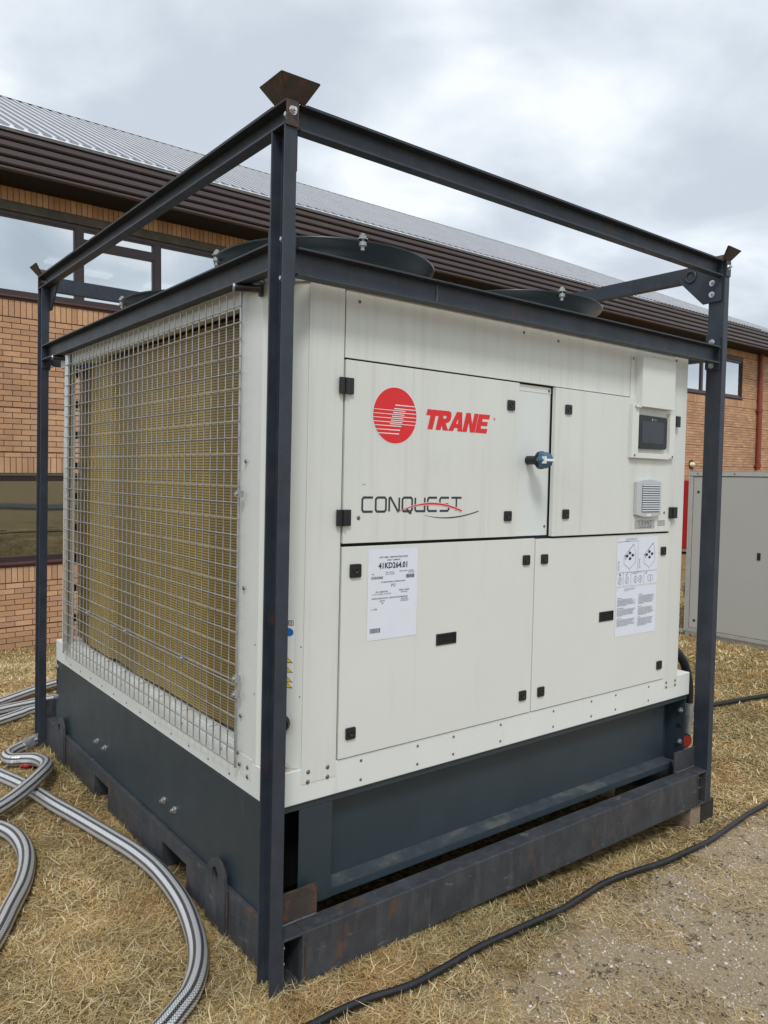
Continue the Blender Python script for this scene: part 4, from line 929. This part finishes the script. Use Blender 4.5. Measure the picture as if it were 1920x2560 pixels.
lines(1.745, 1.822, 1.0865, 2, .0018, .004, 9)
lines(1.640, 1.655, 1.018, 1); lines(1.690, 1.775, 1.0215, 3, .0018, .0045, 12)
for (x0, x1, z, n, s_) in ((1.642, 1.775, .977, 7, 21), (1.642, 1.775, .934, 7, 22), (1.642, 1.775, .891, 7, 23), (1.792, 1.915, .984, 9, 24), (1.792, 1.915, .932, 8, 25), (1.792, 1.915, .886, 8, 26)):
    lines(x0, x0 + (x1 - x0) * .62, z + .006, 1, .003, sd_=s_ + 40); lines(x0, x1, z, n, sd_=s_)
mb.build('printed_paragraphs', inkg, d4)
# warning sticker on the chamfer
ud = Vector((-.0924, .109, 0)).normalized(); nd = Vector((-.109, -.0924, 0)).normalized()
def onch(d_, z_, off=.0006):
    if off > .0006: d_ -= .013
    p = Vector((chx, CY0, 0)) + ud * d_ + nd * off; return (p.x, p.y, z_)
mb = MB(); mb.add([onch(.028, .836), onch(.028, 1.042), onch(.085, 1.042), onch(.085, .836)], [(0, 1, 2, 3)]); stk = mb.build('warning_sticker', whitep, chp, label='vertical white sticker with yellow warning triangles')
mb = MB(); mk = MB()
for zz in (.913, .884, .855, .840 - .002):
    zz2 = zz - .003
    mk.add([onch(.043, zz2, .0009), onch(.0725, zz2 + .026, .0009), onch(.096, zz2, .0009)], [(0, 1, 2)])
    mb.add([onch(.046, zz2 + .002, .0012), onch(.0715, zz2 + .0225, .0012), onch(.093, zz2 + .002, .0012)], [(0, 1, 2)])
mb.build('sticker_print', yellow, chp); 
for dx in ((.044, 1.022), (.044, 1.040), (.060, 1.040), (.060, 1.022)): pass
mk2 = MB()
for (a, b_, c2, d_) in ((.044, .064, 1.036, 1.038), (.044, .064, 1.022, 1.024), (.044, .046, 1.022, 1.038), (.049, .051, 1.026, 1.034), (.049, .060, 1.0255, 1.027), (.049, .060, 1.033, 1.0345), (.049, .060, 1.0295, 1.031), (.059, .061, 1.026, 1.034)):
    mk.add([onch(a, c2, .0009), onch(a, d_, .0009), onch(b_, d_, .0009), onch(b_, c2, .0009)], [(0, 1, 2, 3)])
mk.build('sticker_print', ink, chp)
mb = MB(); mb.add([onch(.058 + .0145 * math.cos(R(a)), 1.002 + .0125 * math.sin(R(a)), .0009) for a in range(0, 360, 20)], [tuple(range(18))]); mb.build('sticker_print', bluel, chp)
# black round knob on chamfer
pk_ = Vector((chx, CY0, .728)) + ud * .062
mb = MB(); mb.cyl(pk_, pk_ + nd * .018, .026, 24); mb.build('round_plug', black, chp, bevel=.003)
# ---- coil side: corner column, coil, guard mesh
mb = MB(); mb.box(CX0, CX0 + .030, 2.225, 2.2275, .593, 2.036); mb.box(CX0, CX0 + .0025, 2.145, 2.225, .593, 2.036); mb.box(CX0, CX0 + .03, 2.142, 2.1445, .593, 2.036)
cp = mb.build('coil_post', white_t, ch)
for k in range(9):
    mb = MB(); z = .70 + k * .155; mb.box(.045, .085, 2.21, 2.245, z, z + .035); mb.build('coil_bracket', black, ch)
mb = MB(); mb.box(CX0 + .001, .082, .301, 2.228, .5926, .600); mb.build('coil_sill', white_r, ch)
for k in range(9):
    mb = MB(); y = .36 + k * .22; mb.box(.040, .074, y, y + .10, .600, .611); mb.build('coil_foot', white_r, ch, bevel=.004)
mb = MB(); mb.box(CX0 + .002, .05, .301, 2.30, 1.985, 2.036); mb.build('coil_header_panel', white_t, ch)
mb = MB(); zz = [(.34, .092), (.47, .088), (.676, .076), (1.10, .084), (1.355, .075), (1.67, .096), (1.69, .078), (2.04, .088), (2.06, .098), (2.262, .102)]
vs_ = []
for (y, x) in zz: vs_ += [(x, y, .612), (x, y, 1.985)]
mb.add(vs_, [(2 * i, 2 * i + 1, 2 * i + 3, 2 * i + 2) for i in range(len(zz) - 1)])
mb.build('coil', coilm, ch)
mb = MB(); mb.box(.112, .17, .34, 2.262, .612, 1.985); mb.build('coil_core', seamm, ch)
mb = MB(); mb.box(.20, 2.13, .34, 2.16, .5925, 2.0); mb.build('inner_bulkhead', blackin, ch)
mb = MB(); mb.box(2.18, 2.20, .34, 2.25, .612, 1.985); mb.box(.30, 2.18, 2.235, 2.25, .612, 1.985); mb.build('coil', coilm, ch)
mb = MB(); mb.box(CX1 - .06, CX1 - .001, 2.25, CY1 - .001, .593, 2.036); mb.build('coil_post', white_t, ch)
gm_ = MB(); gm_.tube([(-.005, .292, .560), (-.005, .302, 2.04)], .0045, 8)
guard = gm_.build('wire_guard', galv, ch)
gm_ = MB(); gm_.tube([(-.003, 2.137, .56), (-.003, 2.135, 2.04)], .004, 8); gm_.build('guard_border', galv, guard)
mb = MB(); mb.tube([(.003, 2.122, .575), (.003, 2.122, 2.035)], .0135, 14); mb.build('guard_tube', zinc, guard)
zl = [.568 + .0508 * k for k in range(5)]; zl += [.8225]; zl = [.568, .617, .668, .718, .768, .818, .831] + [.831 + .0500 * k for k in range(1, 25)]
for z in zl:
    if z > 2.045: continue
    mb = MB(); mb.tube([(-.0085, .290, z), (-.0085 - .0004 * math.sin(z * 40), 1.2, z - .001), (-.0085, 2.139, z)], .00225, 6); mb.build('wire', galv, guard)
for k in range(36):
    y = .3475 + k * .0508
    if y > 2.12: continue
    j = random.uniform(-.004, .004)
    mb = MB(); mb.tube([(-.0045, y, .566), (-.0045, y + j, .597), (-.0045, y, .630), (-.0045, y, 2.04)], .00225, 6); mb.build('wire', galv, guard)
for (y, z) in ((1.734, .824), (1.243, .824), (.685, .824), (.288, .839), (.288, .79), (.288, 1.408)):
    mb = MB(); mb.box(-.016, .002, y - .009, y + .009, z - .010, z + .010); mb.cyl((-.016, y, z), (-.023, y, z), .006, 8); mb.build('wire_clip', galv, guard)
for (y, z) in ((.283, 1.508), (.283, 1.118), (.291, .72), (.293, .567), (.305, .60)): screw((CX0 - .006, y, z), '-x', guard, 1.1)
# rubber buffers between mid rail and cabinet
for yy in (.235, 2.19):
    mb = MB(); mb.tube([(-.034, yy + .05, 2.030), (.0, yy + .01, 2.026), (.014, yy - .03, 2.020)], .012, 14); bf = mb.build('buffer_rod', black, crate)
    mb = MB(); mb.cyl((.004, yy - .03, 2.018), (.013, yy - .033, 2.018), .024, 20); mb.build('buffer_disc', black, bf); mb = MB(); mb.cyl((-.036, yy + .05, 2.030), (-.041, yy + .052, 2.030), .012, 14); mb.build('buffer_cap', galvp, bf)
# fans
for (fx_, fy_) in ((.56, .70), (1.615, .71), (.56, 1.70), (1.615, 1.70)):
    F = lambda x, y, h: (fx_ + x, fy_ + y, h)
    prof = [(.366, 2.131), (.362, 2.17), (.362, 2.206), (.369, 2.210), (.369, 2.216), (.374, 2.226), (.390, 2.243), (.4225, 2.262), (.4245, 2.270), (.416, 2.272), (.380, 2.266), (.356, 2.249), (.344, 2.22), (.342, 2.131)]
    mb = MB(); mb.lathe(prof, F, 72, True); ring = mb.build('fan_ring', fanm, ch)
    for k in range(4):
        a = R(254 + 90 * k) if fx_ < 1 else R(254 + 90 * k); rr_ = .418; p = (fx_ + rr_ * math.cos(a), fy_ + rr_ * math.sin(a))
        mb = MB(); mb.cyl((*p, 2.235), (*p, 2.292), .0075, 10); mb.prism([(p[0] + .013 * math.cos(R(60 * q)), p[1] + .013 * math.sin(R(60 * q))) for q in range(6)], lambda u_, v_, t2: (u_, v_, t2), 2.273, 2.285); mb.cyl((*p, 2.2715), (*p, 2.275), .018, 16); mb.cyl((*p, 2.250), (*p, 2.2625), .014, 12)
        mb.build('ring_bolt', galvp, ring)
    mb = MB()
    for r_ in (.08, .13, .18, .23, .28, .33): mb.lathe([(r_ - .0018, 2.20), (r_, 2.2018), (r_ + .0018, 2.20), (r_, 2.198)], F, 40, True, True)
    for k in range(8): a = R(45 * k + 10); mb.cyl((fx_, fy_, 2.196), (fx_ + .345 * math.cos(a), fy_ + .345 * math.sin(a), 2.196), .003, 6)
    mb.build('fan_grille', black, ring)
    mb = MB(); mb.cyl((fx_, fy_, 2.132), (fx_, fy_, 2.185), .07, 24)
    for k in range(5):
        a = R(72 * k); ca_, sa_ = math.cos(a), math.sin(a); P = lambda u_, v_, z_: (fx_ + u_ * ca_ - v_ * sa_, fy_ + u_ * sa_ + v_ * ca_, z_)
        mb.add([P(.06, -.05, 2.145), P(.33, -.09, 2.14), P(.335, .05, 2.18), P(.06, .03, 2.175)], [(0, 1, 2, 3)]); 
    mb.build('fan_impeller', black, ring)
# supply hose and valve on the far end
hs = [(2.236, .30, .70), (2.30, .245, .685), (2.355, .205, .62), (2.392, .19, .52), (2.398, .185, .43), (2.395, .185, .36)]
hb = MB(); hb.tube(smooth_path(hs, 8), .021, 16); hobj = hb.build('black_hose', rubber, ch)
mb = MB(); mb.cyl((2.392, .185, .40), (2.39, .185, .30), .027, 18); mb.cyl((2.39, .185, .35), (2.39, .185, .335), .034, 6); mb.cyl((2.39, .185, .30), (2.385, .185, .22), .022, 18); mb.tube(smooth_path([(2.385, .185, .23), (2.375, .20, .17), (2.33, .23, .15), (2.25, .24, .15)], 5), .024, 14); mb.build('pipe_fitting', galvp, hobj)
mb = MB(); mb.cyl((2.355, .185, .225), (2.348, .166, .225), .036, 24); mb.build('valve_body', black, hobj)
mb = MB(); mb.cyl((2.3475, .164, .225), (2.3445, .156, .225), .027, 24); mb.build('valve_cap', redcap, hobj)

# ------------------------------------------------------------------ timber packer
sl = thing('timber_packer', 'short weathered timber block with black end under the right corner of the frame', 'wood block', (2.25, .2, -.1))
mb = MB(); mb.box(2.150, 2.235, .012, .42, -.105, -.001); mb.build('timber', wood, sl, bevel=.004)
mb = MB(); mb.box(2.2352, 2.345, .010, .42, -.100, -.0012); mb.build('tarred_end', bitumen, sl, bevel=.004)

# ------------------------------------------------------------------ hoses and cables
def hose(name, pts, r, m, label, cat, group=None, n=20, step=8, lay=False):
    P = smooth_path(pts, step)
    b = MB(); b.tube(P, r, n); o = b.build(name, m); return tag(o, label, cat, group)
def G3(p, r, dz=0): return (p[0], p[1], float(gz(p[0], p[1])) + r * .88 + dz)
HR = .031
A = [(-.52, 2.75), (-.40, 2.42), (-.298, 2.094), (-.23, 1.86), (-.181, 1.595), (-.138, 1.415), (-.087, 1.17), (-.050, .975), (-.036, .784), (-.052, .555), (-.096, .359), (-.149, .226), (-.214, .133), (-.281, .077), (-.37, .015), (-.50, -.05), (-.70, -.10)]
hose('braided_hose', [G3(p, HR) for p in A], HR, braid, 'braided steel hose sweeping in a wide arc along the left beam to the bottom edge', 'hose', 'braided steel hoses')
B = [(-.040, 2.50, 0), (-.10, 2.45, 0), (-.165, 2.40, .0), (-.215, 2.33, .005), (-.215, 2.245, .01), (-.165, 2.215, .012), (-.118, 2.150, .02), (-.110, 2.03, .035), (-.135, 1.93, .050), (-.19, 1.82, .060), (-.28, 1.72, .050), (-.38, 1.63, .040), (-.52, 1.54, .03), (-.75, 1.44, .01)]
hb_o = hose('braided_hose', [G3(p, HR, p[2]) for p in B], HR, braid, 'braided steel hose with a screwed coupling, looping over the other hose beside the rear post', 'hose', 'braided steel hoses')
P0 = Vector(G3((-.040, 2.50), HR)); P1 = Vector(G3((-.12, 2.435), HR)); dd = (P1 - P0).normalized()
mb = MB(); mb.cyl(P0 - dd * .05, P0 + dd * .02, .036, 6); mb.cyl(P0 + dd * .02, P0 + dd * .045, .030, 18); mb.cyl(P0 + dd * .045, P0 + dd * .075, .038, 6); mb.cyl(P0 + dd * .075, P0 + dd * .115, .0345, 20); mb.build('hose_coupling', galvp, hb_o, bevel=.002)
C3 = [(-.80, 1.66), (-.62, 1.60), (-.50, 1.575), (-.425, 1.505), (-.388, 1.40), (-.383, 1.27), (-.405, 1.14), (-.455, .99), (-.53, .84), (-.60, .70), (-.72, .50)]
hose('braided_hose', [G3(p, HR) for p in C3], HR, braid, 'braided steel hose bending down the left edge of the picture, passing under the coupled hose', 'hose', 'braided steel hoses')
for k, (pts, lab) in enumerate([([(-.75, 3.05), (-.3, 3.10), (-.053, 3.26), (.145, 3.42), (.4, 3.60), (.9, 3.8)], 'braided steel hose farthest back behind the rear left post'),
                                ([(-.75, 2.98), (-.35, 3.02), (-.083, 3.12), (.078, 3.16), (.254, 3.20), (.8, 3.25)], 'braided steel hose in the middle of the three behind the rear left post'),
                                ([(-.75, 2.78), (-.30, 2.85), (-.121, 2.945), (-.008, 3.01), (.12, 3.07), (.6, 3.12)], 'braided steel hose lowest of the three behind the rear left post')]):
    hose('braided_hose', [G3(p, HR, .01 * (2 - k)) for p in pts], HR, braid, lab, 'hose', 'braided steel hoses')
cab = [(-.55, -.28), (-.2, -.19), (0.015, -0.165), (0.16, -0.170), (0.314, -0.196), (0.45, -0.19), (0.60, -0.172), (0.75, -0.165), (0.90, -0.160), (1.04, -0.155), (1.19, -0.132), (1.35, -0.108), (1.52, -0.110), (1.70, -0.128), (1.85, -0.128), (2.053, -0.129), (2.286, -0.106), (2.482, -0.087), (2.75, -0.075), (3.3, -.06), (4.0, .1)]
hose('power_cable', [G3(p, .0105, .010) for p in cab], .0105, rubber, 'thick black power cable snaking across the grass in front of the frame', 'cable', n=12)
cab2 = [(3.2, 1.02), (3.8, .99), (4.067, .96), (4.188, .939), (4.362, .915), (4.632, .86), (5.2, .7), (6, .5)]
hose('power_cable', [G3(p, .016, .010) for p in cab2], .016, rubber, 'black cable lying on the straw grass beyond the right post', 'cable', n=12)
# red cap on the grass
rc = MB(); rz = float(gz(-.150, 2.205)) + .012
rc.lathe([(.0001, .016), (.026, .016), (.032, .010), (.033, -.004), (.029, -.004)], lambda x, y, h: (-.150 + x, 2.205 + y + h * .15, rz + h), 24)
tag(rc.build('pipe_cap', redcap), 'round red plastic pipe cap lying on the grass inside the hose loop', 'cap')

# ------------------------------------------------------------------ second unit on the right
XU, YU = 6.319, 2.524
u2 = thing('air_handling_unit', 'plain grey panelled air handling unit standing on the grass at the right edge', 'air unit', (XU + 1, 1.4, -.15))
mb = MB(); mb.box(XU + .004, XU + 2.2, .0, YU - .004, -.045, 1.59); mb.build('unit_core', seamm, u2)
def up(y0, y1, z0, z1, name, m, x=XU, t_=.012, bevel=.002): b = MB(); b.box(x, x + t_, y0, y1, z0, z1); return b.build(name, m, u2, bevel=bevel)
up(YU - .035, YU, -.02, 1.555, 'corner_profile', alu, XU - .004)
up(-.02, YU, 1.56, 1.603, 'top_profile', alu, XU - .010, .03)
up(-.02, YU, -.05, -.012, 'bottom_profile', alu, XU - .006)
up(2.335, YU - .039, -.008, 1.553, 'unit_panel', greyp); up(1.20, 2.331, -.008, 1.553, 'unit_panel', greyp, XU - .003, .015); up(.02, 1.196, -.008, 1.553, 'unit_panel', greyp)
mb = MB(); mb.box(XU - .010, XU + 2.2, YU, YU + .012, -.05, 1.603); mb.build('unit_end_panel', greyp, u2)
mb = MB(); mb.box(XU - .01, XU + 2.2, 0, YU + .01, 1.6035, 1.612); mb.build('unit_top', galvp, u2)
for z in (1.395, .07): mb = MB(); mb.cyl((XU - .002, 2.43, z), (XU - .0005, 2.43, z), .014, 16); mb.build('plug_hole', black, u2)
for y in (2.44, 2.05, 1.60): mb = MB(); mb.cyl((XU - .011, y, 1.583), (XU - .013, y, 1.583), .008, 10); mb.build('rivet', rivet, u2)
mb = MB(); mb.box(XU - .008, XU - .0032, 1.768, 1.800, .755, .825); mb.build('latch', black, u2)
mb = MB(); mb.box(XU + .01, XU + .10, .05, YU - .14, -.145, -.051); mb.build('base_frame', galvp, u2)
mb = MB(); mb.prism([(YU - .13, -.051), (YU, -.051), (YU, -.10), (YU - .04, -.16), (YU - .13, -.16)], lambda p, q, t_: (t_, p, q), XU - .004, XU + .006); ft = mb.build('corner_foot', galvp, u2)
mb = MB(); mb.cyl((XU - .005, YU - .06, -.10), (XU - .0045, YU - .06, -.10), .018, 16); mb.build('foot_hole', black, u2)
mb = MB(); mb.box(XU, XU + .05, YU + .013, YU + .35, -.075, -.045); mb.build('skid_bar', galvp, u2)
mb = MB(); mb.lathe([(.16, 0), (.16, .10), (.175, .10), (.175, .115), (.15, .115), (.15, 0)], lambda x, y, h: (XU + .32 + x, YU + .012 + h, .36 + y), 32); mb.cyl((XU + .32, YU + .013, .36), (XU + .32, YU + .10, .36), .15, 32); mb.build('duct_spigot', galvp, u2)

# ------------------------------------------------------------------ grass blades, straw and pebbles
def blades(n, name):
    cx_, cy_ = -1.1166, -1.8505; az0 = math.atan2(.78696, .6161)
    r = np.exp(rng.uniform(math.log(1.25), math.log(15.0), n * 2)); a = az0 + rng.uniform(-R(36), R(36), n * 2)
    x = cx_ + r * np.cos(a); y = cy_ + r * np.sin(a)
    inside = (x > .01) & (x < 2.25) & (y > .01) & (y < 2.52)
    bz = bare(x, y); cl = fbm(x * 5 + 9, y * 5 + 3)
    wallv = (-(x - 1.2) * math.sin(ay) + (y - 9.5) * math.cos(ay)) > -.05
    near_h = np.zeros(len(x), bool)
    for path, rr_ in ((cab, .026), (cab2, .03), (A, .034), (B, .034), (C3, .034)):
        Q_ = np.array([(p[0], p[1]) for p in smooth_path([(q[0], q[1], 0) for q in path], 8)])
        for q0, q1 in zip(Q_[:-1], Q_[1:]):
            e_ = q1 - q0; tt = np.clip(((x - q0[0]) * e_[0] + (y - q0[1]) * e_[1]) / (e_ @ e_), 0, 1)
            near_h |= (x - q0[0] - tt * e_[0]) ** 2 + (y - q0[1] - tt * e_[1]) ** 2 < rr_ ** 2
    u2m = near_h | (x > XU) & (y < YU) & (x < XU + 2.2)
    keep = ~inside & ~wallv & ~u2m & (rng.random(n * 2) > bz * (.70 + .30 * (cl < .50))) & (rng.random(n * 2) < .05 + 1.5 * cl)
    x, y, r = x[keep][:n], y[keep][:n], r[keep][:n]; n = len(x)
    bz = bare(x, y); cl = fbm(x * 5 + 9, y * 5 + 3); gr = fbm(x * 1.7 + 60, y * 1.7 + 11, 3)
    z = gz(x, y)
    edge = np.exp(-np.clip(np.minimum(np.abs(y), np.abs(x)), 0, 1) * 14) * ((x < 1.8) & (x > -.12) & (y > -.12) & (y < 2.6))   # taller tufts against the frame
    far = np.clip((r - 2.5) / 8, 0, 1)
    h = rng.gamma(3.5, .0034, n) * (1 + 1.2 * edge) * (.75 + .7 * cl) * (1 + 1.3 * far) * (1 - .55 * bz)
    wd = (.0004 + .0005 * rng.random(n)) * (1 + 4.5 * far)
    th = rng.uniform(0, 2 * math.pi, n); lean = rng.beta(2.6, 1.3, n) * 1.5 ; ln_ = h
    flat = rng.random(n) < .62 + .34 * bz; lean = np.where(flat, rng.uniform(1.15, 1.56, n), lean); ln_ = np.where(flat, rng.uniform(.012, .042, n) * (1 - .45 * bz), h); lg = flat & (rng.random(n) < .035); ln_ = np.where(lg, rng.uniform(.035, .085, n) * (1 - .3 * bz), ln_); wd = np.where(lg, wd * 1.9, wd)
    dx, dy = np.cos(th), np.sin(th); px, py = -dy, dx
    V = np.zeros((n, 5, 3), np.float32)
    b0 = np.stack([x, y, z - .003 + np.where(flat, rng.uniform(.002, .015, n), 0)], -1)
    l1 = np.where(flat, lean, lean * .55); m1 = b0 + np.stack([dx * np.sin(l1), dy * np.sin(l1), np.cos(l1)], -1) * (ln_ * .55)[:, None]
    l2 = np.where(flat, lean + rng.uniform(-.25, .3, n), np.clip(lean * 1.25, 0, 1.75)); th2 = th + np.where(flat, rng.uniform(-.7, .7, n), 0); dx, dy = np.cos(th2), np.sin(th2); tp = m1 + np.stack([dx * np.sin(l2), dy * np.sin(l2), np.cos(l2)], -1) * (ln_ * .5)[:, None]
    sd_ = np.stack([px, py, np.zeros(n)], -1) * wd[:, None]
    V[:, 0] = b0 - sd_; V[:, 1] = b0 + sd_; V[:, 2] = m1 + sd_ * .8; V[:, 3] = m1 - sd_ * .8; V[:, 4] = tp
    me = bpy.data.meshes.new(name); me.vertices.add(n * 5); me.vertices.foreach_set('co', V.reshape(-1))
    k = (np.arange(n) * 5)[:, None]; loops = np.concatenate([k + np.array([[0, 1, 2, 3]]), k + np.array([[3, 2, 4]])], 1).reshape(-1)
    me.loops.add(n * 7); me.loops.foreach_set('vertex_index', loops.astype(np.int32)); me.polygons.add(n * 2)
    ls = np.stack([np.arange(n) * 7, np.arange(n) * 7 + 4], -1).reshape(-1); me.polygons.foreach_set('loop_start', ls.astype(np.int32))
    me.update(calc_edges=True)
    straw = np.array([[.68, .51, .235], [.58, .42, .18], [.78, .63, .35], [.42, .275, .11], [.86, .76, .50], [.48, .33, .145]]); green = np.array([[.15, .18, .05], [.25, .25, .09], [.33, .30, .12], [.09, .12, .03]])
    c_ = straw[rng.integers(0, 6, n)]; pg = .13 + .8 * sstep((gr - .52) / .10) + .30 * edge + .3 * sstep((y - 6.8) / 2.0) ; isg = (rng.random(n) < pg * (1 - .7 * bz)) & ~flat
    c_ = np.where(lg[:, None], np.array([[.78, .68, .44]]), c_); c_ = np.where(isg[:, None], green[rng.integers(0, 4, n)], c_) * rng.uniform(.75, 1.15, n)[:, None]
    n1_ = fbm(x * 2.2, y * 2.2 + 50, 4); n2_ = fbm(x * 11, y * 11 + 90, 3); tone = (.42 + .66 * n1_ + .62 * n2_)[:, None]; c_ = c_ * tone; brn = sstep((fbm(x * 3.1 + 7, y * 3.1 + 70, 4) - .47) / .14)[:, None] * .5; c_ = c_ * (1 - brn) + c_ * np.array([.80, .66, .55]) * brn
    ca = me.color_attributes.new('col', 'FLOAT_COLOR', 'POINT'); cc = np.ones((n, 5, 4), np.float32); cc[:, :, :3] = c_[:, None, :]
    ca.data.foreach_set('color', cc.reshape(-1))
    return me
gm_b = bpy.data.materials.new('grass_blade'); gm_b.use_nodes = True; t = gm_b.node_tree; b = t.nodes['Principled BSDF']; b.inputs['Roughness'].default_value = .7; b.inputs['Specular IOR Level'].default_value = .25
a_ = N(t, 'ShaderNodeAttribute', attribute_name='col'); t.links.new(a_.outputs['Color'], b.inputs['Base Color'])
tl = N(t, 'ShaderNodeBsdfTranslucent'); t.links.new(a_.outputs['Color'], tl.inputs[0]); ms = N(t, 'ShaderNodeMixShader'); ms.inputs[0].default_value = .3
om = t.nodes['Material Output']; t.links.new(b.outputs[0], ms.inputs[1]); t.links.new(tl.outputs[0], ms.inputs[2]); t.links.new(ms.outputs[0], om.inputs[0])
me = blades(820000, 'dry_grass'); me.materials.append(gm_b); gro = bpy.data.objects.new('dry_grass', me); COL.objects.link(gro); gro['kind'] = 'stuff'; gro['label'] = 'short straw-coloured dry grass with green patches'; gro['category'] = 'grass'
# pebbles
n = 16000; b = MB(); k = 0
while k < n:
    x, y = rng.uniform(.0, 3.4), rng.uniform(-1.1, 0.0)
    if rng.random() > float(bare(np.array(x), np.array(y))): 
        if rng.random() < .93: continue
    z = float(gz(x, y)); cl_ = float(fbm(np.array(x * 9), np.array(y * 9), 3)); s_ = rng.gamma(1.6, .0011) + .0010; c0_ = rng.uniform(.03, .12) if cl_ > .60 or rng.random() < .10 else rng.uniform(.35, .68); b.cc = (c0_, c0_ * rng.uniform(.82, .95), c0_ * rng.uniform(.66, .88))
    pts = [(x + s_ * rng.uniform(.7, 1.3) * q[0], y + s_ * rng.uniform(.7, 1.3) * q[1], z + .001 + s_ * .7 * q[2]) for q in ((1, 0, 0), (0, 1, 0), (-1, 0, 0), (0, -1, 0), (0, 0, 1), (0, 0, -1))]
    b.add(pts, [(0, 1, 4), (1, 2, 4), (2, 3, 4), (3, 0, 4), (1, 0, 5), (2, 1, 5), (3, 2, 5), (0, 3, 5)]); k += 1
o = b.build('gravel', stone, kind='stuff'); o['label'] = 'small scattered stones on bare sandy soil'; o['category'] = 'gravel'
